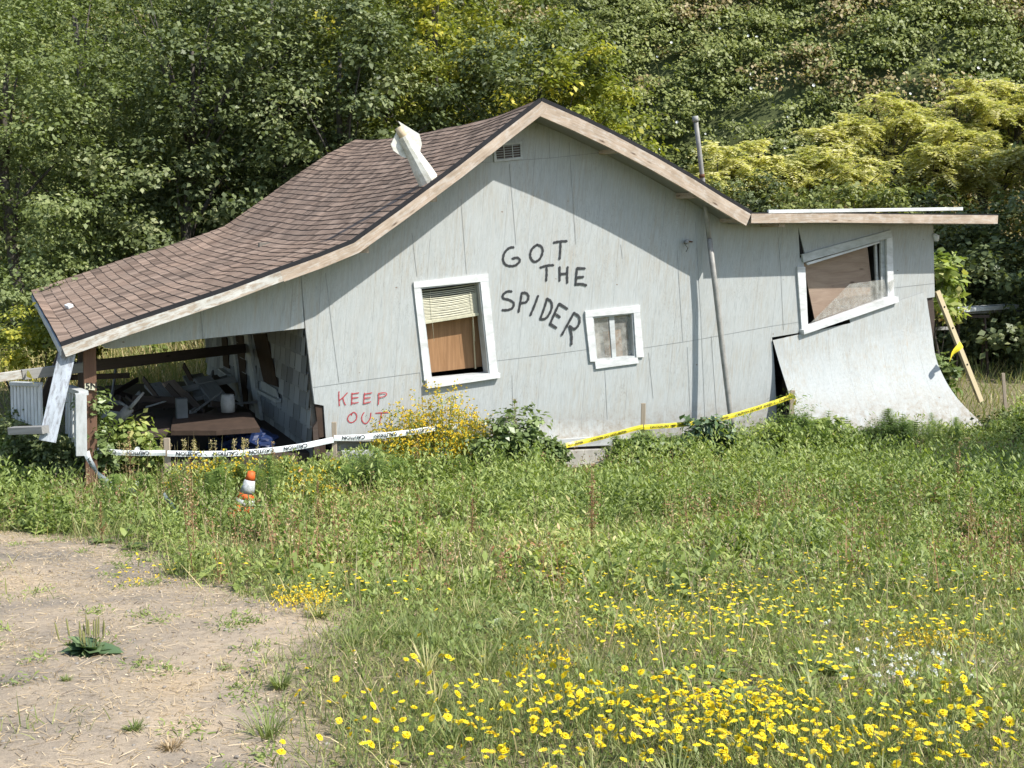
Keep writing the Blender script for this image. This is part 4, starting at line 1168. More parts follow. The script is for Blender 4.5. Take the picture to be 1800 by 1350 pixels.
a = at_y(1640, 578, 18); b = at_y(1668, 577, 18.2); o = board('loose_plank', a, b, .05, .04, M['grey_wood']); tag(o, 'short grey batten low behind the leaning yellow lumber', 'plank')
tr_ = empty('plank_trestle', (at_y(1705, 620, 19.6).x, 19.6, g1(at_y(1705, 620, 19.6).x, 19.6)))
zt_ = at_y(1705, 550, 19.6).z - tr_.location.z - .03
for sx, sy in ((-.28, -.15), (.28, -.15), (-.28, .15), (.28, .15)): board('leg', (sx, sy, 0), (sx * .8, 0, zt_ - .05), .035, .03, M['dark_wood'], tr_)
board('crossbar', (-.3, 0, zt_ - .03), (.3, 0, zt_ - .03), .05, .05, M['dark_wood'], tr_); tag(tr_, 'dark wooden trestle carrying two planks in the shade right of the house', 'trestle')

# ================================================================== STAKES AND TAPE
def stake(px, ytop, Y, wd, label, lean=0, px2=None):
    top = at_y(px, ytop, Y); x2 = at_y(px2 or px, ytop, Y).x
    base = Vector((x2, Y, g1(x2, Y)))
    o = board('wooden_stake', base - Vector((0, 0, .1)), top, wd, .025, M['stake'], None, up=(1, 0, 0)); tag(o, label, 'stake'); return top
YS = {'a': 10.9, 'b': 10.9, 'c': 11.5, 'd': 12.2, 'e': 13.2, 'f': 14.0}
stake(153, 700, YS['a'], .05, 'wooden stake at the left end of the white tape, half hidden in vines')
stake(293, 770, YS['b'], .06, 'grey stake carrying white tape in front of the porch opening')
stake(587, 742, YS['c'], .05, 'grey stake with white tape by the corner of the house, under the word KEEP')
stake(800, 742, YS['d'], .04, 'stake in the yellow flowers where white tape meets yellow tape')
stake(1131, 709, YS['e'], .055, 'brown stake holding the yellow tape in front of the middle of the wall')
stake(1393, 686, YS['f'], .06, 'stake at the right end of the yellow tape before the black gap in the wall')
stake(1763, 656, 15.8, .045, 'lone thin stake standing in the ferns at the far right', px2=1776)

def path_pts(ctrl):
    return [at_y(x, y, Y) for x, y, Y in ctrl]
def tape(name, ctrl, wd, mat, text, label, cat, rev=True, twist=None, sp_=.33, th=.055):
    P = path_pts(ctrl)
    pp = [tuple(p) for p in P]; sm = smooth_pts(pp, 8); sm = [Vector(p) for p in sm]
    cl = polylen(sm); tot = cl[-1]; org = sm[0].copy()
    def fr(s):
        s = min(max(s, 0), tot - 1e-5); k = int(np.searchsorted(cl, s, side='right')) - 1; k = min(max(k, 0), len(sm) - 2)
        f = (s - cl[k]) / max(1e-9, cl[k + 1] - cl[k]); p = sm[k].lerp(sm[k + 1], f); d = (sm[k + 1] - sm[k]).normalized()
        tw = (twist(s / tot) if twist else 0.0)
        nrm = Vector((.1, -1, .1)); up = (d.cross(nrm)).normalized()
        if up.z < 0 and abs(d.z) < .8: up = -up
        out = up.cross(d).normalized()
        if out.y > 0: out = -out
        u2 = up * math.cos(tw) + out * math.sin(tw); o2 = out * math.cos(tw) - up * math.sin(tw)
        return p, d, u2, o2
    n = int(tot / .03) + 2; bm = bmesh.new(); rows = []
    for i in range(n):
        p, d, u2, o2 = fr(tot * i / (n - 1)); wv = .006 * math.sin(i * .7)
        rows.append([bm.verts.new(p - org + u2 * wd * (k / 2 - .5) + o2 * (wv + (.006 if k == 1 else 0))) for k in range(3)])
    for a, b in zip(rows, rows[1:]):
        for k in range(2): bm.faces.new((a[k], a[k + 1], b[k + 1], b[k]))
    me = bpy.data.meshes.new(name); bm.to_mesh(me); bm.free(); o = link(name, me, None, [mat]); o.location = org; tag(o, label, cat)
    if text:
        words = text.split(' '); tms = [text_mesh(q, th) for q in words]; wi = 0; wl = tms[0][0][:, 0].max() + th * .1
        s0 = .08
        while s0 + wl < tot:
            tv, tf = tms[wi % len(tms)]; wl = tv[:, 0].max() + th * .1; V_ = []; wi += 1
            if s0 + wl > tot: break
            for a, b, c in tv:
                b = b - th * .36
                if rev: ss = s0 + wl - a; uu = -b
                else: ss = s0 + a; uu = b
                p, d, u2, o2 = fr(ss); 
                V_.append(tuple(p - org + u2 * uu + o2 * .014))
            m2 = bpy.data.meshes.new('tape_lettering'); m2.from_pydata(V_, [], tf); link('tape_lettering', m2, o, [M['ink']]); s0 += wl + (sp_ * .3 if wi % len(tms) == 0 else th * .5)
    return o
tape('caution_tape', [(152, 790, 10.87), (220, 796, 10.85), (291, 796, 10.86)], .055, M['tape_w'], 'CAUTION', 'white caution tape span at the left, between the vine stake and the grey stake', 'caution tape', th=.05)
tape('caution_tape', [(294, 797, 10.86), (370, 798, 10.95), (440, 795, 11.1), (520, 786, 11.3), (586, 773, 11.46)], .06, M['tape_w'], 'CAUTION', 'white caution tape span sagging in front of the porch opening', 'caution tape', th=.056)
tape('caution_tape', [(587, 770, 11.46), (640, 768, 11.6), (720, 760, 11.8), (770, 752, 12.0), (800, 748, 12.17)], .06, M['tape_w'], 'CAUTION', 'white caution tape span across the yellow bush under the words KEEP OUT', 'caution tape', th=.056)
tape('caution_tape', [(152, 700, 10.87), (152, 740, 10.84), (149, 790, 10.84)], .05, M['tape_w'], 'CAUTION', 'white caution tape hanging straight down from the porch number plate', 'caution tape', th=.045)
tape('caution_tape', [(152, 795, 10.82), (165, 822, 10.7), (188, 848, 10.5), (212, 860, 10.4), (240, 866, 10.2)], .065, M['tape_w'], 'CAUTION', 'loose tail of white caution tape drooping into the weeds at the left', 'caution tape', twist=lambda f: .6 * math.sin(f * 6), th=.05)
tape('caution_tape', [(288, 868, 9.9), (300, 885, 9.8), (314, 905, 9.6)], .05, M['tape_w'], 'CAUTION', 'short scrap of white caution tape lying in the weeds before the grey stake', 'caution tape', twist=lambda f: .5, th=.045)
tape('caution_tape', [(797, 746, 12.16), (808, 765, 12.1), (818, 780, 12.05)], .08, M['tape_w'], 'CAUTION', 'crumpled fold of white tape hanging at the stake where both tapes meet', 'caution tape', twist=lambda f: .8 * f, th=.06)
tape('caution_tape', [(818, 782, 12.05), (850, 803, 12.1), (868, 808, 12.15), (900, 796, 12.3)], .04, M['tape_w'], None, 'twisted bare strand of white tape looping low under the yellow tape', 'caution tape', twist=lambda f: 5 * f)
tape('caution_tape', [(800, 782, 12.15), (850, 789, 12.3), (900, 795, 12.5), (960, 790, 12.7), (1040, 773, 13.0), (1130, 750, 13.17)], .055, M['tape_y'], 'CAUTION DO NOT ENTER', 'yellow caution tape span left of the brown middle stake', 'caution tape', rev=False, twist=lambda f: .9 * (1 - f) * math.sin(f * 9), th=.036)
tape('caution_tape', [(1132, 751, 13.17), (1200, 746, 13.4), (1270, 735, 13.65), (1330, 718, 13.8), (1392, 697, 13.96)], .06, M['tape_y'], 'CAUTION DO NOT ENTER', 'yellow caution tape span rising to the right of the brown middle stake', 'caution tape', rev=False, th=.04)
tape('caution_tape', [(800, 765, 12.12), (802, 785, 12.08), (795, 800, 12.0)], .09, M['tape_y'], None, 'yellow tape knot hanging at the stake among the yellow flowers', 'caution tape', twist=lambda f: 1.5 * f)
tape('caution_tape', [(1386, 694, 13.9), (1398, 700, 13.9), (1397, 712, 13.9)], .06, M['tape_y'], None, 'yellow tape knot on the stake before the black gap', 'caution tape', twist=lambda f: 2 * f)
tape('caution_tape', [(1690, 605, 15.3), (1676, 620, 15.2), (1668, 635, 15.2)], .10, M['tape_y'], None, 'yellow tape knotted round the leaning yellow lumber', 'caution tape', twist=lambda f: 1.2 * f)
tape('caution_tape', [(48, 655, 10.8), (55, 662, 10.6), (60, 672, 10.55)], .07, M['tape_y'], None, 'yellow tape scrap tied round the long rail at the left', 'caution tape', twist=lambda f: 1.2 * f)

# traffic cone
def cone():
    base = at_y(425, 884, 9.9); gx = base.x; r = empty('traffic_cone', (gx, 9.9, g1(gx, 9.9)), 0)
    r.rotation_euler = (0, .24, .2); r.scale = (.84, .84, .84); H_ = .46
    def seg(n_, f0, f1, m_):
        bm = bmesh.new(); rr = lambda f: .125 + (.038 - .125) * f
        tube_bm(bm, [(0, 0, .03 + H_ * f0), (0, 0, .03 + H_ * (f0 + f1) / 2), (0, 0, .03 + H_ * f1)], [rr(f0), rr((f0 + f1) / 2), rr(f1)], 20); bm_obj(n_, bm, m_, r, True)
    seg('cone_body', 0, .2, M['orange']); seg('reflective_band', .2, .34, M['reflect']); seg('cone_body', .34, .48, M['orange']); seg('reflective_band', .48, .8, M['reflect']); seg('cone_body', .8, 1.0, M['orange'])
    simple_box('cone_base', (-.17, -.17, 0), (.17, .17, .03), M['orange'], r)
    tag(r, 'faded orange traffic cone with dirty white bands, tilted among the weeds', 'traffic cone')
cone()

# ================================================================== TREES
def crown_mass(m, c, r, ncl, per, leaf, crad=(.4, .8), seed_b=0, shape=1.6, bright=None, droop=.2, mi=0, lenr=1.5, front=None):
    c = np.array(c, float); r = np.array(r, float)
    d = rdir(ncl); rad = RNG.random(ncl) ** (1 / 2.6)
    lump = .75 + .5 * vnoise(d * 2.1, shape, seed_b)
    cc = c + d * r * (rad * lump)[:, None]
    if front is not None:
        keep = (cc[:, 1] < c[1] + r[1] * front); cc = cc[keep]; ncl = len(cc)
    cr = RNG.uniform(crad[0], crad[1], ncl)
    idx = np.repeat(np.arange(ncl), per); n = len(idx)
    off = RNG.normal(size=(n, 3)); off = unit(off) * (RNG.random(n) ** .6)[:, None] * np.array([1, 1, .5])
    P = cc[idx] + off * cr[idx][:, None]
    # break clumps into twigs
    P += (vnoise(P, 6, 2.0) - .5)[:, None] * .15
    out = unit(off + .4 * d_safe(P - c))
    nrm = unit(out * .5 + RNG.normal(size=(n, 3)) * .45 + np.array([0, 0, .75]))
    D = unit(np.cross(nrm, RNG.normal(size=(n, 3)))); D[:, 2] -= droop; D = unit(D)
    Sd = unit(np.cross(nrm, D))
    L = leaf * RNG.uniform(.5, 1.55, n) * (.75 + .5 * RNG.random(ncl)[idx])
    tone = (RNG.random(ncl)[idx] * .55 + RNG.random(n) * .45)
    if bright is not None: tone = tone * .7 + .3 * bright(P)
    m.rhomb(P, D, Sd, L, L / lenr, tone, mi)
    return cc
def d_safe(a): return unit(a)
def limbs(cc, base, top, r0, n, seed=0):
    bm = bmesh.new(); base = Vector(base); top = Vector(top)
    pts = []; k = 7
    for i in range(k + 1):
        f = i / k; p = base.lerp(top, f) + Vector((math.sin(f * 5 + seed) * .12, math.cos(f * 4 + seed) * .12, 0)) * min(1, f * 3); pts.append(p)
    tube_bm(bm, pts, [r0 * (1 - .75 * i / k) for i in range(k + 1)], 9, jit=.06)
    sel = RNG.choice(len(cc), min(n, len(cc)), replace=False)
    for s in sel:
        q = Vector(cc[s]); f = min(.95, max(.2, (q.z - base.z) / (top.z - base.z) * .6 + random.uniform(-.1, .1))); a = base.lerp(top, f)
        i0 = f * k; a = pts[int(i0)].lerp(pts[min(k, int(i0) + 1)], i0 - int(i0))
        mid = a.lerp(q, .5) + Vector((0, 0, .12 * (q - a).length)) + Vector((random.uniform(-.1, .1),) * 3)
        rr = r0 * .32 * (1 - f * .5); tube_bm(bm, [a, mid, q], [rr, rr * .6, rr * .2], 6)
    return bm
def tree(px, Y, zc, r, ncl, per, leaf, mat, label, cat='tree', name='tree', crad=(.4, .8), trunk=.16, lenr=1.5, bright=None, x=None, front=None, nl=14, group=None):
    x = at_y(px, 400, Y).x if x is None else x; z0 = g1(x, Y)
    t = empty(name, (x, Y, z0)); m = Mass()
    cc = crown_mass(m, (0, 0, zc - z0), r, ncl, per, leaf, crad, seed_b=px * .01, bright=bright, lenr=lenr, front=front)
    m.build('crown', mat, t)
    bm_obj('trunk', limbs(cc, (0, 0, -.1), (random.uniform(-.3, .3), 0, zc - z0 + r[2] * .5), trunk, nl, px), M['bark'], t, True)
    tag(t, label, cat, group); return t
def gap_bright(P): return vnoise(P, 1.3, 4)
tree(20, 22, 3.6, (2.5, 2.2, 4.2), 260, 130, .085, M['leaf_pale'], 'pale dusty green tree at the far left edge, above the porch eave', crad=(.35, .7))
tree(150, 25.5, 5.0, (2.6, 2.2, 4.4), 230, 130, .085, M['leaf_pale'], 'pale grey-green tree with a forked trunk showing above the left end of the roof', crad=(.35, .7), trunk=.2)
tree(330, 23.5, 3.8, (2.6, 2.3, 4.6), 230, 120, .10, M['leaf_dark'], 'dark round-leaved tree behind the lower half of the porch roof', crad=(.4, .75))
tree(490, 26.5, 5.4, (2.8, 2.4, 4.6), 230, 120, .10, M['leaf_dark'], 'tall dark green tree left of the stove pipe', crad=(.4, .75))
tree(610, 24.0, 4.2, (2.3, 2.0, 3.9), 210, 120, .10, M['leaf_dark'], 'dark bushy tree directly behind the white stove pipe', crad=(.35, .75))
tree(770, 26.5, 5.6, (2.5, 2.1, 3.9), 220, 120, .10, M['leaf_yellow'], 'yellow-green tree rising behind the roof ridge', crad=(.35, .7))
tree(920, 25.0, 4.2, (2.0, 1.9, 3.4), 200, 110, .10, M['leaf_dark'], 'green tree with dark gaps right behind the roof peak', crad=(.35, .7))
tree(1000, 24.0, 3.7, (1.9, 1.6, 2.7), 190, 110, .10, M['leaf_yellow'], 'yellowing tree just right of the roof peak', crad=(.3, .6), trunk=.1)
tree(360, 29.5, 6.0, (4.2, 1.8, 5.5), 260, 100, .12, M['leaf_dark'], 'dark tree farther back filling the gap behind the two left trees', crad=(.5, .9))
tree(700, 29.5, 6.5, (3.6, 1.8, 5.0), 240, 100, .12, M['leaf_dark'], 'dark tree farther back between the stove pipe and the yellow-green tree', crad=(.5, .9))
# right: shaded trees
tree(1740, 21.5, .9, (1.9, 1.4, 1.9), 170, 110, .09, M['leaf_dark'], 'dark shaded tree above the planks at the right edge', crad=(.3, .6), nl=24)
tree(1620, 22.5, 1.3, (1.6, 1.2, 1.7), 140, 110, .09, M['leaf_dark'], 'dark green bush-like tree behind the right end of the flat roof', crad=(.3, .6), nl=20)
tree(1880, 20.0, 1.2, (1.9, 1.8, 2.1), 160, 110, .10, M['leaf_dark'], 'dark tree cut by the right edge of the photo', crad=(.4, .7))
tree(2300, 20.5, 5.0, (3.4, 3.2, 3.4), 300, 130, .13, M['leaf_dark'], 'large tree outside the frame to the right shading the planks', crad=(.5, .9), trunk=.25, x=13.6)
tree(2500, 9.5, 5.2, (2.1, 2.0, 1.8), 200, 120, .12, M['leaf_dark'], 'broad tree outside the frame to the right shading the meadow edge', crad=(.4, .8), trunk=.2, x=10.7)
# sapling at the right corner of the house
tree(1660, 17.9, 1.6, (.32, .45, .6), 26, 50, .13, M['leaf_weed'], 'light green leafy sapling growing at the right corner of the house', 'sapling', 'sapling', crad=(.15, .3), trunk=.03, nl=12, lenr=2)
tree(1655, 16.6, .1, (.3, .35, .5), 24, 40, .11, M['leaf_dock'], 'low leafy vine bush behind the leaning yellow lumber', 'bush', 'bush', crad=(.12, .25), trunk=.02, nl=8)

# pinnate yellow shrubs on the slope
def frond_mesh(nfr, R, seed):
    m = Mass(); bm = bmesh.new(); subs = []
    for k in range(max(9, nfr // 3)):
        a = random.uniform(0, 2 * math.pi); q = random.random() ** .6 * R
        subs.append((q * math.cos(a) * 1.1, q * math.sin(a) * .7, R * random.uniform(-.1, 1.15) * (1.1 - .45 * q / R), random.uniform(.14, .34) * R))
    for k in range(nfr * 2):
        sx, sy, sz, sr = random.choice(subs); v = np.array(rdir(1, .7)[0]) * sr * random.uniform(.5, 1.1)
        base = np.array([sx, sy, sz]) + v * [1, 1, .7]; tone = random.uniform(.15, .85); a0 = math.atan2(v[1], v[0])
        for f in range(6):
            b = a0 + random.gauss(0, 1.2); d = np.array([math.cos(b), math.sin(b), random.uniform(-.2, 1.1)]); d /= np.linalg.norm(d)
            L = random.uniform(.2, .55); nl = 9
            t = np.linspace(.15, 1, nl); c = base + d * L * t[:, None] + np.array([0, 0, -1]) * (.55 * L * t * t)[:, None]
            s = np.cross(d, [0, 0, 1]); s /= np.linalg.norm(s)
            for sg in (1, -1):
                D = unit(s * sg + d * .5 + np.array([0, 0, -.4]) + RNG.normal(size=(nl, 3)) * .16)
                Sd = unit(np.cross(D, np.array([0, 0, 1.0]) + RNG.normal(size=(nl, 3)) * .4)); Lf = .13 * np.sin(np.clip(t, .1, .95) * math.pi) ** .5
                m.rhomb(c, D, Sd, Lf, .04, np.clip(tone + RNG.normal(size=nl) * .12, 0, 1))
        if k % 5 == 0: tube_bm(bm, [(0, 0, -.8), tuple(base * .5 + np.array([0, 0, .1])), tuple(base)], [.025, .014, .006], 5)
    return m.mesh('foliage'), bm
def frond_shrub(px, py, Y, R, label, n=46):
    p = at_y(px, py, Y); t = empty('frond_shrub', (p.x, Y, g1(p.x, Y)))
    me, bm = frond_mesh(n, R, px); f = link('foliage', me, t, [M['leaf_frond']]); dz = p.z - t.location.z - R * .45
    f.location.z = dz; s = bm_obj('stems', bm, M['bark'], t); s.location.z = dz
    tag(t, label, 'shrub')
frond_shrub(1262, 315, 21.5, .75, 'small yellow feathery shrub touching the vent pipe above the right roof slope', 34)
frond_shrub(1340, 300, 22.5, .95, 'yellow feathery shrub with drooping fronds right of the vent pipe')
frond_shrub(1425, 320, 22.0, .9, 'yellow-green feathery shrub over the middle of the flat roof')
frond_shrub(1500, 330, 23.0, .85, 'pale feathery shrub behind the white board on the flat roof')
frond_shrub(1560, 235, 25.5, 1.15, 'large pale yellow feathery shrub standing high on the slope', 60)
frond_shrub(1680, 225, 26.0, 1.15, 'large pale yellow feathery shrub on the slope, second from the right edge', 60)
frond_shrub(1790, 200, 26.5, 1.2, 'large pale yellow feathery shrub cut by the right edge', 60)
frond_shrub(1640, 290, 24.0, .95, 'feathery shrub low between the pale ones and the dark trees', 44)

frond_shrub(1740, 285, 24.0, 1.0, 'feathery shrub over the dark trees, just left of the right edge', 46)
frond_shrub(1830, 300, 23.5, 1.0, 'feathery shrub over the dark trees, cut by the right edge', 46)
frond_shrub(1480, 250, 24.5, .8, 'feathery shrub standing alone at the left end of the high pale row', 34)
# bramble cover of the hillside
def slope_cover():
    m = Mass(); n = 8200
    xs = RNG.uniform(-22, 24, n * 2); ys = RNG.uniform(23, 50, n * 2)
    k = (np.abs(xs) < ys * .52 + 1.5) & (hill(xs, ys) > .05) & (vnoise(np.stack([xs, ys], 1), 2.1, 77) > -1); xs = xs[k]; ys = ys[k]
    zs = gz(xs, ys); C = np.stack([xs, ys - .12, zs + RNG.uniform(.08, .75, len(xs)) * (0.4 + 1.2 * vnoise(np.stack([xs, ys], 1), 1.3, 3))], 1)
    per = 84; idx = np.repeat(np.arange(len(xs)), per); N_ = len(idx)
    cr = RNG.uniform(.3, .75, len(xs))[idx]
    off = unit(RNG.normal(size=(N_, 3))) * (RNG.random(N_) ** .5)[:, None] * np.array([1, 1, .6]); off[:, 2] = np.abs(off[:, 2]) - .1
    P = C[idx] + off * cr[:, None]
    nrm = unit(off * .7 + RNG.normal(size=(N_, 3)) * .4 + np.array([.25, -.4, .6])); D = unit(np.cross(nrm, RNG.normal(size=(N_, 3)))); Sd = unit(np.cross(nrm, D))
    L = .092 * RNG.uniform(.5, 1.5, N_)
    tone = .45 * RNG.random(len(xs))[idx] + .35 * RNG.random(N_) + .2 * vnoise(P, .5, 9)
    tone = tone * .7 + .35 * (vnoise(C, .45, 13)[idx] - .1)
    tone = np.where((vnoise(C, .9, 7)[idx] > .66) & (RNG.random(N_) > .35), .86 + .1 * RNG.random(N_), tone)
    m.rhomb(P, D, Sd, L, L / 1.35, tone)
    # dry canes
    nn = 500; i = RNG.choice(len(C), nn); Dc = rdir(nn, .8); m.strips(C[i] + [0, -.2, .2], Dc, side(Dc, 0), RNG.uniform(.5, 1.2, nn), .012, [1, 1, .8, .5], .5, .97 + np.zeros(nn))
    o = m.build('bramble_cover', M['leaf_hill']); tag(o, kind='stuff', label='dense green bramble and ivy covering the whole slope behind the house', cat='ground cover')
    return C
HC = slope_cover()
def bindweed_proto():
    m = Mass(); n = 10; a = np.linspace(0, 2 * math.pi, n, endpoint=False)
    D = unit(np.stack([np.cos(a), np.sin(a) * 1.0, np.full(n, .45)], 1)); Sd = unit(np.stack([-np.sin(a), np.cos(a), np.zeros(n)], 1))
    m.strips(np.zeros((n, 3)), D, Sd, .045, .034, [.2, .7, 1.0], 0)
    me = m.mesh('bindweed_flower'); me.materials.append(M['petal_w']); return me
bwm = bindweed_proto()
BW = [(1015, 45), (1180, 75), (1155, 100), (1315, 63), (1330, 65), (1265, 50), (1385, 205), (1160, 262), (1320, 130), (1365, 138), (1430, 150), (1190, 215), (1240, 235), (1410, 255), (1600, 165), (1645, 155),
      (1670, 160), (1715, 165), (1740, 110), (1730, 105), (1560, 50), (1690, 15), (1600, 195), (1500, 250), (1380, 260), (1275, 80), (1010, 72), (1080, 75), (1650, 105), (1720, 120), (1320, 155), (1450, 298)]
for x, y in BW:
    r = ray(x, y); t_ = 20.
    while t_ < 45:
        p = CAM + r * t_
        if p.z < g1(p.x, p.y) + .5: break
        t_ += .1
    o = bpy.data.objects.new('bindweed_flower', bwm); COL.objects.link(o); o.location = p - r * .45; o.rotation_euler = (1.2 + random.uniform(-.3, .3), random.uniform(-.4, .4), 0); s_ = random.uniform(.5, .95); o.scale = (s_,) * 3
    tag(o, 'white bindweed flower scattered on the green slope behind the house', 'flower', 'white bindweed flowers on the slope')

# behind the porch: sunny bushes and tall dry grass
def bush(px, py, Y, r, ncl, leaf, mat, label, name='bush', cat='bush', crad=(.15, .35), per=70, lenr=1.6, z=None, bright=None):
    p = at_y(px, py, Y); z0 = g1(p.x, Y); t = empty(name, (p.x, Y, z0)); m = Mass()
    cc = crown_mass(m, (0, 0, (p.z if z is None else z) - z0), r, ncl, per, leaf, crad, seed_b=px * .03, lenr=lenr)
    m.build('foliage', mat, t); bm_obj('stems', limbs(cc, (0, 0, -.05), (0, 0, max(.15, p.z - z0)), .02, 12, px), M['bark'], t); tag(t, label, cat); return t
bush(15, 545, 18, (1.5, 1, .7), 80, .07, M['leaf_pale'], 'sunlit pale green bush at the left edge beside the low eave')
bush(60, 600, 15.5, (1.0, .8, .45), 50, .07, M['leaf_yellow'], 'low yellow-green bush behind the black leaning plank')
bush(180, 640, 21, (2.2, 1, .5), 60, .08, M['leaf_weed'], 'low sunlit bush behind the dark porch beam')
bush(300, 560, 24, (2.6, 1, 1.3), 90, .09, M['leaf_dark'], 'dark low bush seen through the porch')
bush(1330, 352, 21.0, (1.8, .8, .4), 50, .08, M['leaf_dark'], 'dark green low bush under the feathery shrubs along the flat roof')
bush(1500, 358, 20.5, (2.0, .8, .35), 50, .08, M['leaf_hill'], 'green low bush just above the flat roof line')

def grass_mass(m, x, y, hlo, hhi, wd, tone=(.0, 1), bend=.35, mi=0, lean=.35, prof=(1, .85, .55, .08)):
    n = len(x); P = np.stack([x, y, gz(x, y) - .01], 1); D = RNG.normal(size=(n, 3)) * lean; D[:, 2] = 1; D = unit(D)
    m.strips(P, D, unit(np.stack([np.cos(a := RNG.uniform(0, 6.28, n)), np.sin(a), np.zeros(n)], 1)), RNG.uniform(hlo, hhi, n), wd, list(prof), RNG.uniform(0, bend, n), RNG.uniform(*tone, n), mi)
m = Mass(); n = 14000
x = RNG.uniform(-10, -1.5, n); y = RNG.uniform(19.5, 25, n); grass_mass(m, x, y, .5, 1.1, .016, (.5, 1), .5)
x = RNG.uniform(-14, 12, 26000); y = RNG.uniform(14, 24, 26000)
hx = (x) * U.x + (y - 13) * U.y; hy = x * V.x + (y - 13) * V.y
kp = ~((hx > -3.2) & (hx < 6) & (hy > -.2) & (hy < 7.2)); grass_mass(m, x[kp], y[kp], .15, .45, .014, (.1, .9), .5)
o = m.build('tall_grass', M['leaf_grass']); tag(o, 'tall pale dry grass growing behind the open porch and round the house', 'grass', kind='stuff')

VTOP = [(-200, 720), (0, 740), (100, 795), (150, 830), (290, 828), (420, 815), (560, 812), (600, 800), (800, 795), (870, 790), (940, 785), (975, 808), (1000, 832), (1055, 832), (1075, 785), (1130, 770), (1200, 782), (1250, 770), (1300, 748), (1360, 725), (1400, 708), (1440, 715), (1475, 745), (1510, 758), (1550, 732), (1620, 735), (1655, 748), (1745, 758), (1775, 715), (1830, 690), (2000, 680)]
def vlimit(x, y, slack=0):
    """tallest a plant at (x, y) may grow without hiding what the photo shows above the weeds"""
    x = np.asarray(x, float); y = np.asarray(y, float)
    P = np.stack([x, y, gz(x, y)], -1).reshape(-1, 3); px, py = project(P)
    lim = np.interp(px, [p[0] for p in VTOP], [p[1] for p in VTOP]) - slack
    b = (675 - lim) / FPX; t_ = P[:, 1] / (cp + b * sp); z = CAMH + t_ * (-sp + b * cp)
    return np.clip(z - P[:, 2], .04, 3)
# ================================================================== MEADOW
NEARX = lambda y: y * .49 + .7
def sample(n, y0, y1, dens=None):
    """n points uniform over the visible wedge"""
    k = int(n * 2.2); y = RNG.uniform(y0, y1, k); x = RNG.uniform(-1, 1, k) * (y1 * .49 + .7); ok = np.abs(x) < NEARX(y); x = x[ok]; y = y[ok]
    if dens is not None:
        d = dens(x, y); ok = RNG.random(len(x)) < d; x = x[ok]; y = y[ok]
    return x[:n], y[:n]
def local(x, y):
    return x * U.x + (y - 13) * U.y, x * V.x + (y - 13) * V.y
def conegap(x, y):
    cxl = at_y(425, 884, 9.9).x; return ~((np.abs(x - cxl * y / 9.9) < .13) & (y > 9.35) & (y < 9.98))
def outside_house(x, y, m_=.12):
    hx, hy = local(x, y); return ~((hx > -3.4) & (hy > -m_)) & ~((hx > 3.0) & (hx < 6.6) & (hy > -.9)) & conegap(x, y)
def pxy(x, y): return project(np.stack([x, y, gz(x, y)], 1))
# grass sward
def d_grass(x, y):
    px, py = pxy(x, y); dm = softdirt(x, y); n_ = vnoise(np.stack([x, y], 1), 3.2, 2)
    return ((1 - dm) ** 1.6 + .03 * (n_ > .7)) * (.25 + .9 * n_ ** 1.3) * outside_house(x, y) * np.where(py < 900, .5, 1)
m = Mass()
x, y = sample(125000, 2.1, 6.2, d_grass); h = .055 + .12 * vnoise(np.stack([x, y], 1), 2.1, 6)
for lo, hi, f in ((.03, .10, .5), (.06, .17, .5)):
    k = RNG.random(len(x)) < f; grass_mass(m, x[k], y[k], lo, hi, .0046, (.0, .84), .7, lean=.5)
x, y = sample(60000, 6.0, 13.5, d_grass); grass_mass(m, x, y, .06, .24, .008, (.05, .88), .6, lean=.45)
x, y = sample(26000, 2.2, 13.5, lambda x, y: (1 - softdirt(x, y)) * outside_house(x, y) * vnoise(np.stack([x, y], 1), 1.6, 14) ** 2); grass_mass(m, x, y, .08, .26, .005, (.6, 1), .8, lean=.7)
x, y = sample(30000, 5.5, 13.5, lambda x, y: (1 - softdirt(x, y)) * outside_house(x, y) * (vnoise(np.stack([x, y], 1), 1.4, 44) > .6)); hq = vnoise(np.stack([x, y], 1), 1.1, 5)
grass_mass(m, x, y, .15, .36, .007, (.1, .8), .7, lean=.4)
# tufts with arching longer blades
tx, ty = sample(260, 2.4, 8, d_grass)
ix = np.repeat(np.arange(len(tx)), 60); a = RNG.uniform(0, 6.28, len(ix)); rr = RNG.random(len(ix)) * .045
P = np.stack([tx[ix] + np.cos(a) * rr, ty[ix] + np.sin(a) * rr, gz(tx, ty)[ix]], 1); D = unit(np.stack([np.cos(a) * .55, np.sin(a) * .55, np.ones(len(ix))], 1) + RNG.normal(size=(len(ix), 3)) * .15)
m.strips(P, D, unit(np.stack([-np.sin(a), np.cos(a), 0 * a], 1)), RNG.uniform(.09, .24, len(ix)), .005, [1, .9, .6, .1], RNG.uniform(.2, .8, len(ix)), np.clip(RNG.random(len(tx))[ix] * .6 + RNG.random(len(ix)) * .3, 0, 1))
o = m.build('meadow_grass', M['leaf_grass']); tag(o, 'short mixed green and dry grass growing over the whole front lot', 'grass', kind='stuff')
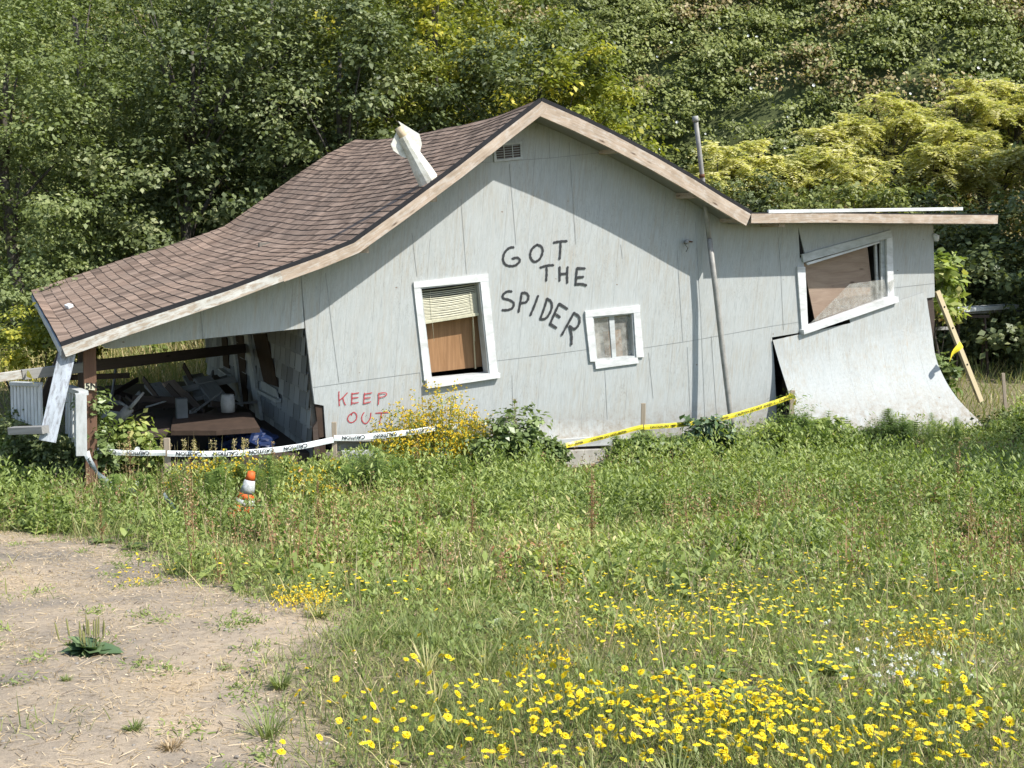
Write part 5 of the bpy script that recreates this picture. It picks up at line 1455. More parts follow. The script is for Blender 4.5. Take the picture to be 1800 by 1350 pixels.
# leafy weeds, lanceolate leaves on short stalks
def weed_mass(x, y, hgt, nl, leaf, lw, tone, m, mi=0, droop=.25):
    n = len(x); ix = np.repeat(np.arange(n), nl); N_ = len(ix); f = RNG.random(N_)
    a = RNG.uniform(0, 6.28, N_); H_ = (np.broadcast_to(hgt, (n,)) * RNG.uniform(.6, 1.25, n))[ix]
    P = np.stack([x[ix] + RNG.normal(size=N_) * .018 * (1 + 2 * f), y[ix] + RNG.normal(size=N_) * .018 * (1 + 2 * f), gz(x, y)[ix] + f * H_], 1)
    D = unit(np.stack([np.cos(a), np.sin(a), .25 + 1.2 * f + RNG.normal(size=N_) * .3], 1)); nr = RNG.normal(size=(N_, 3)) * .4 + np.array([0, 0, 1.]); Sd = unit(np.cross(D, nr))
    L = leaf * RNG.uniform(.55, 1.3, N_) * (1.1 - .4 * f)
    m.strips(P, D, Sd, L, L / lw, [.25, .95, .8, .06], RNG.uniform(0, droop * 2, N_), np.clip(tone(n)[ix] * .4 + RNG.random(N_) * .38 + .26 * vnoise(np.stack([x, y], 1), .9, 51)[ix], 0, 1), mi)
def d_weed(x, y):
    px, py = pxy(x, y); n_ = vnoise(np.stack([x, y], 1), 1.9, 8)
    z = np.where(py > 1130, .12 + .5 * (n_ > .64), np.where(py > 1010, .35 + .5 * n_, np.clip(2.6 * (n_ - .22), .04, 1)))
    return (1 - softdirt(x, y)) ** 2 * z * outside_house(x, y) * (px > -60)
m = Mass()
hN = lambda x, y: np.minimum(vlimit(x, y, 2) * .9, .04 + .27 * vnoise(np.stack([x, y], 1), 1.5, 3) ** 1.3)
def zone(sd, lo, hi): return lambda x, y: d_weed(x, y) * ((v := vnoise(np.stack([x, y], 1), 1.6, sd)) > lo) * (v <= hi)
x, y = sample(6000, 6.0, 13.4, zone(17, .45, 2)); weed_mass(x, y, hN(x, y), 11, .085, 3.4, lambda n: RNG.random(n), m)
x, y = sample(6000, 6.0, 13.4, zone(17, -1, .5)); weed_mass(x, y, hN(x, y) * 1.1, 16, .045, 3.8, lambda n: RNG.random(n) ** .8, m)
x, y = sample(1500, 6.0, 13.4, zone(23, .55, 2)); weed_mass(x, y, hN(x, y) * .8, 7, .15, 3.2, lambda n: .2 + .6 * RNG.random(n), m, droop=.4)
x, y = sample(3000, 6.0, 13.4, zone(29, .4, 2)); weed_mass(x, y, hN(x, y) * 1.5, 12, .05, 6, lambda n: .5 + .5 * RNG.random(n), m)
x, y = sample(4200, 2.3, 6.3, d_weed); weed_mass(x, y, .04 + .06 * vnoise(np.stack([x, y], 1), 2.3, 3), 9, .045, 3.4, lambda n: RNG.random(n) * .9, m)
x, y = sample(5200, 9.0, 15.5, lambda x, y: outside_house(x, y, .2) * (dirtmask(x, y) < .5) * (.25 + .9 * vnoise(np.stack([x, y], 1), 1.7, 21)))
lim = vlimit(x, y, 4); hh = np.minimum(lim, .25 + .5 * vnoise(np.stack([x, y], 1), 1.1, 31)); weed_mass(x, y, hh * .95, 24, .075, 3.4, lambda n: RNG.random(n) * .95, m)
# separate mounds of taller coarse plants
cx, cy = sample(130, 6.6, 13.0, lambda x, y: (1 - softdirt(x, y)) ** 2 * outside_house(x, y, .4))
for a_, b_ in zip(cx, cy):
    k = RNG.integers(18, 46); rr = RNG.uniform(.12, .38); ang = RNG.uniform(0, 6.28, k); q = np.sqrt(RNG.random(k)) * rr
    xx = a_ + np.cos(ang) * q; yy = b_ + np.sin(ang) * q; hm_ = np.minimum(vlimit(xx, yy, 8), RNG.uniform(.16, .42)) * (1 - .5 * (q / rr) ** 2); t0 = RNG.random()
    weed_mass(xx, yy, hm_, 16, RNG.uniform(.04, .085), RNG.uniform(2.4, 4.5), lambda n: np.full(n, t0), m)
# russet stalks standing in the weeds
x, y = sample(1500, 6.0, 12.6, lambda x, y: d_weed(x, y) * (vnoise(np.stack([x, y], 1), 1.3, 61) > .55)); ix = np.repeat(np.arange(len(x)), 26); f = RNG.random(len(ix)); hh = RNG.uniform(.2, .48, len(x))
P = np.stack([x[ix], y[ix], gz(x, y)[ix] + f * hh[ix]], 1) + RNG.normal(size=(len(ix), 3)) * [.018, .018, .01]
D = rdir(len(ix), .8); m.rhomb(P, D, side(D, .2), .024, .012, RNG.random(len(ix)), 1)
P = np.stack([x, y, gz(x, y)], 1); D = rdir(len(x), 6); m.strips(P, D, side(D, 0), hh, .006, [1, .8, .5], 0, RNG.random(len(x)), 1)
x, y = sample(1300, 3.2, 12.4, lambda x, y: (1 - softdirt(x, y)) * outside_house(x, y, .3) * (vnoise(np.stack([x, y], 1), 1.9, 71) > .45)); n = len(x); hh = np.minimum(RNG.uniform(.18, .48, n), vlimit(x, y, 6)); P = np.stack([x, y, gz(x, y)], 1); D = rdir(n, 5)
m.strips(P, D, side(D, 0), hh, .0035, [1, .8, .5], RNG.uniform(0, .3, n), RNG.random(n), 2); ix = np.repeat(np.arange(n), 12); f = RNG.uniform(.8, 1.05, len(ix)); PP = P[ix] + D[ix] * (hh[ix] * f)[:, None]; D2 = unit(D[ix] + RNG.normal(size=(len(ix), 3)) * .5); m.rhomb(PP, D2, side(D2, 0), .018, .005, RNG.random(len(ix)), 2)
o = m.build('weed_cover', [M['leaf_weed'], M['leaf_red'], M['leaf_dry']]); tag(o, 'knee-high mixed green weeds with russet seed stalks in front of the house', 'weeds', kind='stuff')

# dry litter on the dirt
m = Mass()
def d_dirt(x, y): return np.where(dirtmask(x, y) > .5, .25 + .95 * vnoise(np.stack([x, y], 1), 2.2, 12) ** 1.2, .35)
x, y = sample(42000, 2.2, 10, d_dirt); n = len(x); a = RNG.uniform(0, 6.28, n); D = unit(np.stack([np.cos(a), np.sin(a), RNG.normal(size=n) * .12 + .06], 1))
m.strips(np.stack([x, y, gz(x, y) + .004], 1), D, side(D, 1), RNG.uniform(.015, .075, n), .0028, [.8, 1, .9, .5], RNG.uniform(-.1, .2, n))
x, y = sample(26000, 2.2, 10, d_dirt); n = len(x); D = rdir(n, .3); D[:, 2] = np.abs(D[:, 2]) * .4; D = unit(D); m.rhomb(np.stack([x, y, gz(x, y) + .004], 1), D, side(D, .9), RNG.uniform(.006, .022, n), .006)
x, y = sample(2600, 2.2, 10, lambda x, y: d_dirt(x, y) * (vnoise(np.stack([x, y], 1), 4, 3) > .62)); grass_mass(m, x, y, .02, .08, .004, (.2, 1), .8, lean=.8)
x, y = sample(2600, 2.2, 10, d_dirt); n = len(x); a = RNG.uniform(0, 6.28, n); D = unit(np.stack([np.cos(a), np.sin(a), RNG.normal(size=n) * .1 + .05], 1))
m.strips(np.stack([x, y, gz(x, y) + .006], 1), D, side(D, 1), RNG.uniform(.01, .06, n), .004, [.8, 1, .9, .5], 0, mi=1)
o = m.build('dry_litter', [M['leaf_dry'], M['leaf_twig']]); tag(o, 'pale straw and dry leaf litter lying on the bare dirt', 'litter', kind='stuff')
# pebbles
bm = bmesh.new(); x, y = sample(2600, 2.2, 9, lambda x, y: (dirtmask(x, y) > .5) * 1.0)
for a, b, z in zip(x, y, gz(x, y)):
    s_ = abs(random.gauss(.003, .0035)) + .0015; mt = Matrix.Translation((a, b, z + s_ * .2)) @ Matrix.Rotation(random.uniform(0, 6), 4, 'Z') @ Matrix.Diagonal((s_ * random.uniform(.8, 1.6), s_, s_ * .6, 1))
    bmesh.ops.create_icosphere(bm, subdivisions=1, radius=1, matrix=mt)
o = bm_obj('gravel', bm, mat_plain('grey_gravel', (.31, .28, .24), .85, .5, 30)); tag(o, 'small grey stones strewn over the dirt', 'gravel', kind='stuff')
# small green sprigs on the dirt
m = Mass(); x, y = sample(420, 2.3, 9.5, lambda x, y: (dirtmask(x, y) > .5) * (vnoise(np.stack([x, y], 1), 1.2, 5) ** 2)); ix = np.repeat(np.arange(len(x)), 22)
weed_mass(x[ix] + RNG.normal(size=len(ix)) * .035, y[ix] + RNG.normal(size=len(ix)) * .035, .012, 3, .032, 4, lambda n: RNG.random(n) * .7, m)
o = m.build('sprig_cover', M['leaf_weed']); tag(o, 'tiny green sprigs dotting the bare dirt', 'sprigs', kind='stuff')
# clover heads
m = Mass(); n = 150
cx = RNG.choice(len(CL := [(1620, 1200, 60, 22), (1690, 1010, 70, 22), (1590, 1185, 80, 26), (1450, 985, 60, 18)]), n)
for i in cx:
    X_, Y_, sx, sy = CL[i]; p = ground_hit(X_ + random.gauss(0, sx), Y_ + random.gauss(0, sy)); k = 14; D = rdir(k, .5)
    m.rhomb(np.tile(np.array([p.x, p.y, p.z + random.uniform(.04, .1)]), (k, 1)), D, side(D, .3), .011, .006)
o = m.build('clover_blossom', M['petal_w']); tag(o, 'white clover blossoms in loose patches at the right of the meadow', 'clover', kind='stuff')

# ---- yellow daisies: the nearest 300 are things of their own
def flower_head():
    m = Mass()
    for ring, n, L, up in ((0, 19, .0155, .10), (1, 15, .0115, .28)):
        a = np.linspace(0, 2 * math.pi, n, endpoint=False) + ring * .2 + RNG.normal(size=n) * .05
        D = unit(np.stack([np.cos(a), np.sin(a), np.full(n, up)], 1)); Sd = np.stack([-np.sin(a), np.cos(a), 0 * a], 1)
        m.strips(np.zeros((n, 3)) + [0, 0, ring * .002], D, Sd, L * RNG.uniform(.85, 1.12, n), .0050, [.5, 1, .9, .45], .06)
    k = 24; D = rdir(k, 1.2); m.rhomb(np.zeros((k, 3)) + [0, 0, .001], D, side(D, 0), .0075, .003, RNG.random(k) * .3)
    me = m.mesh('flower_head'); me.materials.append(M['petal']); return me
FH = [flower_head() for _ in range(3)]
def stem_mesh(L, cx):
    bm = bmesh.new(); tube_bm(bm, [(cx, 0, 0), (cx * .4, .004, L * .5), (0, 0, L)], [.0018, .0014, .0012], 5); me = bpy.data.meshes.new('stem'); bm.to_mesh(me); bm.free(); me.materials.append(M['stem']); return me
SM = [(l, stem_mesh(l, c)) for l, c in ((.06, .02), (.09, -.03), (.12, .02), (.16, -.02))]
FC = [(1230, 1235, 70, 18, 30), (1330, 1260, 60, 16, 26), (1150, 1225, 40, 14, 12), (950, 1240, 60, 25, 24), (1000, 1215, 50, 18, 12), (840, 1290, 60, 22, 20), (1060, 1290, 60, 30, 20), (1640, 1235, 70, 40, 22), (1700, 1300, 60, 30, 20), (1500, 1320, 70, 20, 18),
      (1380, 1330, 60, 16, 20), (1190, 1300, 70, 25, 22), (700, 1230, 90, 40, 18), (650, 1330, 60, 20, 8), (520, 1240, 20, 14, 4), (510, 1308, 20, 8, 2), (760, 1180, 80, 20, 10), (620, 1210, 30, 25, 6), (960, 1170, 60, 22, 10), (1050, 1190, 40, 16, 10), (1560, 1250, 60, 30, 12), (1760, 1245, 30, 30, 8), (930, 1335, 80, 14, 18)]
FARC = [(1250, 1140, 60, 14, 34), (1500, 1200, 70, 14, 30), (1000, 1120, 50, 14, 20), (1350, 1120, 90, 16, 30), (1400, 1065, 160, 22, 110), (1640, 1140, 80, 12, 60), (980, 1035, 40, 10, 30), (1100, 1050, 70, 20, 40), (1230, 1090, 60, 22, 40), (1700, 1080, 80, 30, 40), (1100, 1110, 70, 16, 30), (1420, 1110, 80, 30, 30), (1130, 1150, 70, 20, 30), (1350, 1180, 80, 30, 24), (560, 1060, 40, 10, 30), (1540, 1010, 120, 16, 30), (250, 1028, 40, 8, 12), (430, 1020, 60, 14, 16), (700, 1065, 60, 18, 20), (1480, 1060, 200, 30, 60)]
pts = []
for X_, Y_, sx, sy, k in FC:
    for _ in range(k): pts.append((random.gauss(X_, sx), random.gauss(Y_, sy)))
pts = pts[:300]
sun_dir = SUNV
for i, (X_, Y_) in enumerate(pts):
    p = ground_hit(X_, min(Y_ + 45, 1500)); L, sm_ = random.choice(SM)
    r = empty('yellow_daisy', p, random.uniform(0, 6.28)); r.rotation_euler.x = random.uniform(-.12, .12)
    s_ = bpy.data.objects.new('stem', sm_); COL.objects.link(s_); s_.parent = r
    h_ = bpy.data.objects.new('flower_head', random.choice(FH)); COL.objects.link(h_); h_.parent = r; h_.location = (0, 0, L); k = random.uniform(.6, 1.08); h_.scale = (k, k, k)
    h_.rotation_euler = (random.gauss(.1, .5), random.gauss(0, .5), 0)
    tag(r, 'bright yellow daisy-like flower on a thin stem in the grass of the near meadow', 'flower', 'yellow daisies in the near meadow')
m = Mass(); mo = []
for X_, Y_, sx, sy, k in [(1200, 1245, 110, 24, 70), (960, 1250, 90, 30, 50), (1320, 1275, 120, 22, 60), (1130, 1320, 160, 24, 60), (1640, 1270, 110, 40, 60), (1450, 1330, 160, 20, 90), (820, 1260, 90, 50, 30), (1000, 1330, 200, 20, 50), (1250, 1250, 110, 14, 60), (1650, 1310, 120, 30, 40)]:
    for _ in range(k):
        p = ground_hit(random.gauss(X_, sx), min(1420, random.gauss(Y_ + 25, sy))); n = 13; a = np.linspace(0, 6.28, n, endpoint=False); D = unit(np.stack([np.cos(a), np.sin(a), np.full(n, .2)], 1)); tilt = RNG.normal(size=3) * .4; D = unit(D + tilt * D[:, :1])
        m.strips(np.tile(np.array([p.x, p.y, p.z + random.uniform(.05, .15)]), (n, 1)), D, unit(np.cross(D, np.array([0, 0, 1.]) + tilt)), random.uniform(.009, .0155), .0052, [.6, 1, .9, .4], .1, mi=0 if random.random() < .8 else 1)
for X_, Y_, sx, sy, k in FARC:
    for _ in range(k):
        p = ground_hit(random.gauss(X_, sx), random.gauss(Y_, sy)); n = 10; a = np.linspace(0, 6.28, n, endpoint=False); D = unit(np.stack([np.cos(a), np.sin(a), np.full(n, .3)], 1)); tilt = RNG.normal(size=3) * .25; D = unit(D + tilt * D[:, :1])
        m.strips(np.tile(np.array([p.x, p.y, p.z + random.uniform(.05, .16)]), (n, 1)), D, np.stack([-np.sin(a), np.cos(a), 0 * a], 1), random.uniform(.008, .014), .006, [.6, 1, .9], .1, mi=0 if random.random() < .6 else 1)
for X_, Y_, sx, sy, k in [(540, 1065, 30, 10, 260), (1640, 1140, 60, 9, 200), (980, 1045, 30, 8, 60), (1180, 1100, 60, 12, 80), (960, 1170, 40, 14, 90), (1130, 1120, 60, 12, 70), (250, 1030, 30, 6, 30)]:
    for _ in range(k):
        p = ground_hit(random.gauss(X_, sx), random.gauss(Y_, sy)); D = rdir(4, .6); m.rhomb(np.tile(np.array([p.x, p.y, p.z + random.uniform(.02, .08)]), (4, 1)), D, side(D, .5), .012, .008, mi=1)
o = m.build('far_daisies', [M['petal'], M['petal_o']]); tag(o, 'small yellow and golden blossoms spread over the middle of the meadow', 'flowers', kind='stuff')

# ---- dock plants (broad leaves, some with a russet stalk)
def dock_mesh(nl, L, stalk):
    m = Mass(); a = RNG.uniform(0, 6.28, nl); el = RNG.uniform(.35, 1.3, nl); D = unit(np.stack([np.cos(a), np.sin(a), el], 1)); Sd = unit(np.cross(D, np.array([0, 0, 1.]) + RNG.normal(size=(nl, 3)) * .15))
    m.strips(np.zeros((nl, 3)), D, Sd, L * RNG.uniform(.6, 1.2, nl), L * .30, [.1, .25, .8, 1, .85, .5, .08], RNG.uniform(.3, .9, nl), fold=-.25)
    me = m.mesh('leaves', True); me.materials.append(M['leaf_dock']); st = None
    if stalk:
        s = Mass(); k = 110; f = RNG.random(k) ** .8; P = np.stack([RNG.normal(size=k) * .02 * (1.1 - f), RNG.normal(size=k) * .02 * (1.1 - f), .1 + f * stalk], 1); D = rdir(k, .8); s.rhomb(P, D, side(D, .2), .018, .009)
        for j in range(5):
            an = random.uniform(0, 6.28); z = random.uniform(.3, .75) * stalk; d = unit(np.array([[math.cos(an) * .4, math.sin(an) * .4, 1.]])); k = 36; f = RNG.random(k)[:, None]; P = np.array([0, 0, z]) + d * f * .3 * stalk + RNG.normal(size=(k, 3)) * .012; D = rdir(k, .8); s.rhomb(P, D, side(D, .2), .017, .009)
        s.strips(np.zeros((2, 3)), np.array([[0, 0, 1.], [0.02, 0, 1.]]), np.array([[1., 0, 0], [0, 1., 0]]), stalk + .1, .008, [1, .8, .5]); st = s.mesh('seed_stalk'); st.materials.append(M['leaf_red'])
    return me, st
DK = [dock_mesh(12, .17, 0), dock_mesh(10, .2, .35), dock_mesh(14, .15, 0), dock_mesh(9, .18, .5)]
def place_plant(me, st, px, py, sc, name, label, group, cat='plant'):
    p = ground_hit(px, py); r = empty(name, p, random.uniform(0, 6.28)); r.scale = (sc,) * 3
    a = bpy.data.objects.new('leaves', me); COL.objects.link(a); a.parent = r
    if st: b = bpy.data.objects.new('seed_stalk', st); COL.objects.link(b); b.parent = r
    tag(r, label, cat, group); return r
DP = [(340, 975, 1.5), (420, 960, 1.2), (480, 985, 1.1), (720, 1015, 1.5), (670, 1030, 1.2), (760, 1000, 1.1), (1040, 975, 1.4), (1010, 1005, 1.1), (860, 1105, 1.1), (900, 1110, 1.2), (930, 1075, 1.0), (1290, 1215, .9), (1400, 1230, .9), (1480, 1180, 1.0), (1430, 1170, .9), (1260, 1180, 1.0), (1350, 1090, .9), (1640, 1000, 1.2), (1700, 985, 1.1), (1590, 1020, 1.0), (1740, 1040, .9),
      (560, 925, 1.2), (620, 950, 1.0), (1200, 960, 1.2), (1330, 960, 1.1), (1480, 940, 1.3), (1120, 930, 1.1), (830, 950, 1.0), (950, 930, 1.1), (1560, 900, 1.4), (1680, 890, 1.4), (760, 930, 1.0), (1410, 1000, .9), (1300, 1015, .9), (1660, 1290, .6), (1560, 1340, .6), (1200, 1345, .6), (1750, 1190, .7), (230, 955, 1.0), (180, 945, .9), (1500, 1100, .8), (1080, 1160, .8), (1040, 1215, .6)]
for i, (x, y, s_) in enumerate(DP):
    me, st = DK[(1 if i % 2 else 3) if (y < 1010 and i % 3 == 0) else (0, 2)[i % 2]]; tall = st is not None
    place_plant(me, st, x, y + 10, s_ * .82, 'dock_plant', 'broad-leaved dock plant with a russet seed stalk in the meadow' if tall else 'low broad-leaved dock plant without a stalk in the meadow', 'dock plants with stalks in the meadow' if tall else 'low dock plants in the meadow')

# plantain on the dirt
def plantain():
    p = ground_hit(157, 1150); r = empty('plantain', p); r.scale = (1.25, 1.25, .85); m = Mass(); nl = 34; a = RNG.uniform(0, 6.28, nl); el = RNG.uniform(.2, 1.6, nl); D = unit(np.stack([np.cos(a), np.sin(a), el], 1)); Sd = unit(np.cross(D, np.array([0, 0, 1.]) + RNG.normal(size=(nl, 3)) * .25))
    m.strips(np.zeros((nl, 3)), D, Sd, RNG.uniform(.08, .145, nl), .075, [.15, .3, .85, 1, .9, .55, .08], RNG.uniform(.2, .8, nl), fold=-.35)
    me = m.mesh('leaves', True); link('leaves', me, r, [M['leaf_plantain']])
    for k in range(15):
        an = random.uniform(0, 6.28); rr = random.uniform(.02, .11); b = Vector((math.cos(an) * rr, math.sin(an) * rr * .6, .0)); t_ = b * 1.25 + Vector((0, 0, random.uniform(.13, .24)))
        bm = bmesh.new(); tube_bm(bm, [b * .4, b.lerp(t_, .5), b.lerp(t_, .55), t_.lerp(b, .1), t_], [.0012, .0013, .0032, .003, .0012], 6, jit=.1); bm_obj('seed_spike', bm, mat_pl, r)
    tag(r, 'dark green plantain rosette with upright seed spikes standing alone on the dirt', 'plant')
mat_pl = mat_plain('plantain_spike', (.24, .24, .09), .8, .3, 60)
plantain()
# lone grass tufts on the dirt
def tuft(px, py, R_, h, n, label, mat=None):
    p = ground_hit(px, py); r = empty('grass_tuft', p); m = Mass(); a = RNG.uniform(0, 6.28, n); rr = RNG.random(n) * R_ * .4; D = unit(np.stack([np.cos(a) * .6, np.sin(a) * .6, np.ones(n)], 1) + RNG.normal(size=(n, 3)) * .15)
    m.strips(np.stack([np.cos(a) * rr, np.sin(a) * rr, 0 * a], 1), D, np.stack([-np.sin(a), np.cos(a), 0 * a], 1), RNG.uniform(.5, 1, n) * h, .0045, [1, .9, .6, .1], RNG.uniform(.2, .7, n), RNG.random(n) * .6)
    m.build('blades', mat or M['leaf_grass'], r); tag(r, label, 'grass tuft')
tuft(493, 1212, .08, .12, 130, 'green grass tuft at the edge of the dirt, right of the plantain')
tuft(235, 1284, .06, .06, 90, 'small green grass tuft low on the dirt below the plantain')
tuft(117, 1198, .04, .045, 60, 'tiny green grass tuft just below the plantain')
tuft(300, 1320, .08, .06, 110, 'dry yellow grass tuft near the bottom of the dirt', M['leaf_dry'])
tuft(395, 1178, .09, .03, 90, 'flat green grass tuft in the middle of the dirt')

# ---- horsetails along the house
def horsetail_mesh(h, sp=.03):
    m = Mass(); nw = int(h / sp)
    for i in range(nw):
        f = i / nw; k = 15; a = RNG.uniform(0, 6.28) + np.linspace(0, 6.28, k, endpoint=False); D = unit(np.stack([np.cos(a), np.sin(a), np.full(k, .45)], 1)); L = h * .32 * math.sin(math.pi * min(1, (1 - f) * .85 + .08)) 
        m.strips(np.tile(np.array([0, 0, .04 + f * h]), (k, 1)), D, np.stack([-np.sin(a), np.cos(a), 0 * a], 1), L, .008, [1, .9, .5], .25)
    m.strips(np.zeros((2, 3)), np.array([[0, 0, 1.], [0, 0, 1.]]), np.array([[1., 0, 0], [0, 1., 0]]), h + .05, .008, [1, .8, .4]); me = m.mesh('horsetail'); me.materials.append(M['leaf_horse']); return me
HM = [horsetail_mesh(h) for h in (.4, .5, .6)]
HZs = [(560, 650, 40), (1090, 1260, 26), (1170, 60, 12), (1450, 70, 24), (1360, 40, 8)]
hp = []
def scatter_h(x0, x1, n, dlo, dhi):
    for _ in range(n):
        px = random.uniform(x0, x1); d = random.uniform(dlo, dhi); l = H(px, 800, d); w_ = to_world(Vector((l.x, -d, 0))); hp.append(w_)
scatter_h(420, 700, 60, .7, 1.7); scatter_h(640, 980, 36, .35, 1.3); scatter_h(1070, 1240, 90, .25, .9); scatter_h(1200, 1350, 26, .25, 1.0); scatter_h(1340, 1450, 60, .7, 1.25); scatter_h(1440, 1600, 50, 1.0, 1.5); scatter_h(1580, 1760, 40, 1.1, 1.7); scatter_h(1720, 1860, 10, .2, 2.0)
for i in range(20): hp.append(at_y(random.uniform(180, 520), 830, random.uniform(9.6, 10.6)))
for i in range(10): hp.append(at_y(random.uniform(-10, 90), 760, random.uniform(11.4, 12.6)))
random.shuffle(hp)
hp = hp[:295]
for w_ in hp:
    if not conegap(np.array(w_.x), np.array(w_.y)): continue
    hm = random.choice(HM); lim = float(vlimit(w_.x, w_.y, random.choice((0, 4, 10, 26)))[0])
    o = bpy.data.objects.new('horsetail', hm); COL.objects.link(o); o.location = (w_.x, w_.y, g1(w_.x, w_.y) - .02); s_ = min(random.uniform(.8, 1.15), max(.35, lim / (max(v.co.z for v in hm.vertices[-8:]) + .02))); o.scale = (s_, s_, s_); o.rotation_euler = (random.gauss(0, .12), random.gauss(0, .12), random.uniform(0, 6))
    tag(o, 'bright green feathery horsetail in the weeds round the foot of the house', 'plant', 'horsetails along the house')

# ---- flowering bushes and shrubs at the wall
def flower_bush(px, d, r, n_st, hgt, dots, label, matdot='petal_o', leafm='leaf_weed', Y=None, dry=0, leafn=30):
    if Y is None: l = H(px, 800, d); w_ = to_world(Vector((l.x, -d, 0)))
    else: w_ = at_y(px, 800, Y)
    z0 = g1(w_.x, w_.y); t = empty('flowering_weed', (w_.x, w_.y, z0)); m = Mass(); a = RNG.uniform(0, 6.28, n_st); rr = np.sqrt(RNG.random(n_st)); bx = rr * np.cos(a) * r; by = rr * np.sin(a) * min(r, .3)
    hh = hgt * (1 - .45 * rr ** 2) * RNG.uniform(.65, 1.12, n_st); D = unit(np.stack([bx * .4 + RNG.normal(size=n_st) * .1, by * .3 + RNG.normal(size=n_st) * .08, np.full(n_st, 1.0)], 1)); B = np.stack([bx * .6, by * .6, 0 * bx], 1)
    m.strips(B, D, side(D, 0), hh, .005, [1, .8, .6, .4], 0, RNG.random(n_st) * .5)
    ix = np.repeat(np.arange(n_st), leafn); f = RNG.random(len(ix)) ** .8; P = B[ix] + D[ix] * (hh[ix] * f)[:, None] + RNG.normal(size=(len(ix), 3)) * .02; Dl = rdir(len(ix), .4); m.strips(P, Dl, side(Dl, .5), RNG.uniform(.02, .06, len(ix)), .013, [.3, 1, .7, .1], .2, RNG.random(len(ix)) * .85)
    m.build('foliage', M[leafm], t); b = Mass(); ix = np.repeat(np.arange(n_st), dots); f = 1 - .45 * RNG.random(len(ix)) ** 1.5; C = B[ix] + D[ix] * (hh[ix] * f)[:, None] + RNG.normal(size=(len(ix), 3)) * .035
    jx = np.repeat(np.arange(len(C)), 6); Df = rdir(len(jx), .5); b.rhomb(C[jx], Df, side(Df, .5), .018, .014, RNG.random(len(jx))); b.build('blossoms', M[matdot], t); tag(t, label, 'flowering plant'); return t
flower_bush(765, .5, .5, 150, 1.12, 13, 'tall bush of small yellow flowers in front of the wall below the tall window')
flower_bush(705, .5, .42, 100, .92, 10, 'thin yellow flowering bush over the painted word OUT')
flower_bush(830, .5, .38, 100, .9, 12, 'yellow flowering bush right of the tape knot stake')
flower_bush(480, .9, .4, 40, .5, 6, 'low yellow flowers before the left corner of the house', Y=10.9)
flower_bush(400, 1, .45, 44, .52, 5, 'sparse yellow flowers behind the traffic cone', Y=10.5)
flower_bush(340, 1, .35, 36, .5, 4, 'sparse dry yellow flowers right of the grey stake', Y=10.6, leafm='leaf_grass')
flower_bush(560, 1, .5, 44, .48, 8, 'dense golden flowers left of the stake under KEEP', Y=10.9)
flower_bush(650, .8, .45, 40, .5, 7, 'dense golden flowers between the two white tape stakes', Y=11.2)
flower_bush(530, 1, .5, 40, .4, 5, 'golden flowers in the weeds right of the traffic cone', Y=10.1)
# russet dock clump with tall stalks at the wall
for x_, Y_, s_, lb in ((905, 12.2, 1.25, 'tall russet dock stalk standing before the wall right of the yellow bush'), (890, 12.1, 1.0, 'shorter russet dock stalk left beside the tallest one at the wall'), (735, 11.4, .9, 'russet dock stalk below the white tape under the tall window'), (480, 10.9, .8, 'russet dock stalk beside the blue tarp'), (228, 10.9, .95, 'brown dry dock stalk before the porch rubble')):
    me, st = DK[3]; p = at_y(x_, 800, Y_); r = empty('dock_plant', (p.x, Y_, g1(p.x, Y_)), x_); r.scale = (s_ * 1.3,) * 3
    for nm, mm in (('leaves', me), ('seed_stalk', st)): a = bpy.data.objects.new(nm, mm); COL.objects.link(a); a.parent = r
    tag(r, lb, 'plant')
def wbush(px, py, Y, r, ncl, leaf, mat, label, **k): return bush(px, py, Y, r, ncl, leaf, M[mat], label, crad=(.08, .2), per=34, **k)
wbush(205, 775, 11.45, (.36, .22, .28), 46, .07, 'leaf_weed', 'bright green leafy bramble before the brown porch post')
wbush(166, 765, 10.95, (.11, .09, .46), 34, .065, 'leaf_dock', 'green vine climbing the brown porch post')
wbush(245, 800, 11.3, (.35, .2, .25), 36, .06, 'leaf_weed', 'bright green bramble behind the left span of white tape')
wbush(35, 770, 11.2, (.5, .3, .36), 70, .05, 'leaf_dark', 'dark shaded weeds below the leaning white-blue plank')
wbush(105, 830, 11.0, (.28, .2, .3), 40, .05, 'leaf_dark', 'dark vine tangle round the left tape stake')
wbush(10, 850, 10.6, (.4, .25, .10), 36, .045, 'leaf_weed', 'low green weeds at the left edge above the dirt')
wbush(70, 905, 9.6, (.7, .25, .06), 50, .045, 'leaf_weed', 'low flat green weeds along the edge of the dirt at the left')
wbush(880, 790, 12.0, (.35, .25, .22), 40, .07, 'leaf_dock', 'leafy green weeds below the yellow tape right of the yellow bush')
wbush(960, 800, 12.2, (.3, .25, .2), 34, .06, 'leaf_dock', 'leafy green weeds before the concrete block under the sill')
wbush(1140, 800, 12.7, (.45, .25, .22), 50, .06, 'leaf_dock', 'leafy green weeds at the foot of the brown middle stake')
wbush(1240, 770, 13.3, (.35, .25, .26), 40, .08, 'leaf_plantain', 'broad dark leaves at the foot of the leaning drain pipe')
wbush(1440, 770, 13.8, (.35, .25, .28), 40, .07, 'leaf_weed', 'green weeds before the left half of the loose siding')
wbush(1530, 795, 13.6, (.45, .25, .24), 60, .06, 'leaf_weed', 'green weeds hiding the foot of the loose siding')
wbush(1800, 780, 14.0, (.4, .3, .3), 60, .055, 'leaf_weed', 'green weeds at the right edge in front of the lone thin stake')
wbush(1790, 760, 14.5, (.5, .3, .35), 50, .06, 'leaf_dark', 'shaded green weeds by the lone thin stake')
wbush(1340, 800, 13.2, (.35, .25, .25), 40, .07, 'leaf_dock', 'leafy weeds before the black gap in the wall')
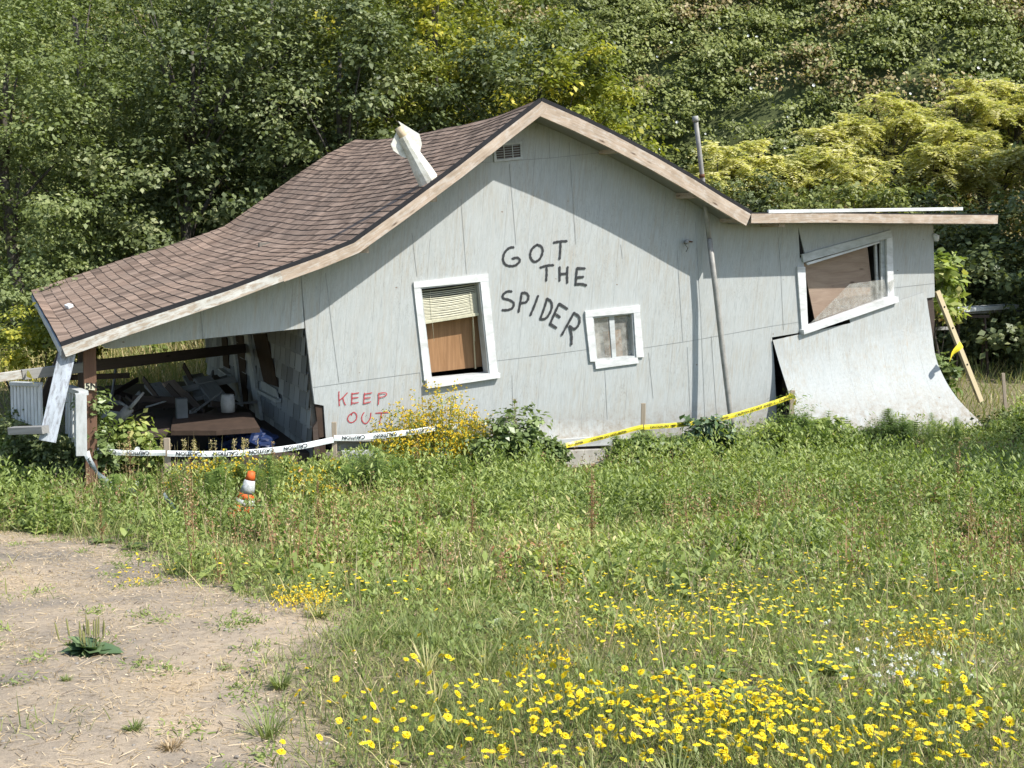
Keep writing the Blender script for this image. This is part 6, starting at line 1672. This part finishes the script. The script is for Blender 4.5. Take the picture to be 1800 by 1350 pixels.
wbush(910, 765, 12.1, (.26, .2, .36), 44, .06, 'leaf_dock', 'tall leafy clump round the tallest russet dock stalk')
wbush(1100, 805, 12.7, (.34, .2, .26), 60, .04, 'leaf_horse', 'feathery green clump just left of the brown middle stake', lenr=5)
wbush(1180, 800, 12.9, (.36, .2, .24), 60, .04, 'leaf_horse', 'feathery green clump just right of the brown middle stake', lenr=5)
wbush(1400, 745, 13.5, (.26, .2, .40), 60, .045, 'leaf_horse', 'tall feathery green clump before the black gap', lenr=5)
wbush(1345, 780, 13.3, (.25, .2, .3), 40, .05, 'leaf_weed', 'leafy clump left of the black gap in the wall')
wbush(1560, 768, 13.4, (.45, .2, .24), 70, .04, 'leaf_horse', 'feathery green clump at the foot of the right half of the loose siding', lenr=5)
wbush(660, 830, 10.9, (.6, .25, .26), 80, .04, 'leaf_horse', 'feathery green clump before the yellow flowering bush', lenr=5)
wbush(110, 810, 10.95, (.3, .12, .34), 46, .05, 'leaf_dark', 'dark weeds hiding the foot of the porch railing')
# tall dry seed grass in front of the porch
m = Mass(); n = 60; x = np.array([at_y(random.uniform(200, 480), 800, 11).x for _ in range(n)]); y = RNG.uniform(10.7, 11.4, n); grass_mass(m, x, y, .45, .8, .006, (.6, 1), .3, lean=.1)
k = 28; ix = RNG.choice(n, k); P = np.stack([x[ix], y[ix], gz(x, y)[ix] + .5], 1)
for j in range(k):
    q = 40; f = RNG.random(q)[:, None]; PP = P[j] + np.array([.03, 0, 1.]) * f * .14 + RNG.normal(size=(q, 3)) * .008; D = rdir(q, 1.5); m.rhomb(PP, D, side(D, 0), .02, .006, .7 + .3 * RNG.random(q))
n2 = 5000; x = np.array([RNG.uniform(-4.3, -1.0) for _ in range(n2)]); y = RNG.uniform(9.9, 11.4, n2); kp = outside_house(x, y); grass_mass(m, x[kp], y[kp], .2, .5, .008, (.3, 1), .5)
o = m.build('seed_grass', M['leaf_grass']); tag(o, 'tall dry seed-headed grass before the open porch', 'grass', kind='stuff')
for (x_, y_, Y_, lb) in ((242, 790, 10.75, 'white bindweed flower above the left span of tape'), (328, 857, 10.3, 'white bindweed flower right of the grey stake'), (243, 850, 10.2, 'white bindweed flower low in the weeds left of the grey stake')):
    o = bpy.data.objects.new('bindweed_flower', bwm); COL.objects.link(o); o.location = at_y(x_, y_, Y_); o.rotation_euler = (1.2, .2, 0); o.scale = (.6,) * 3; tag(o, lb, 'flower')
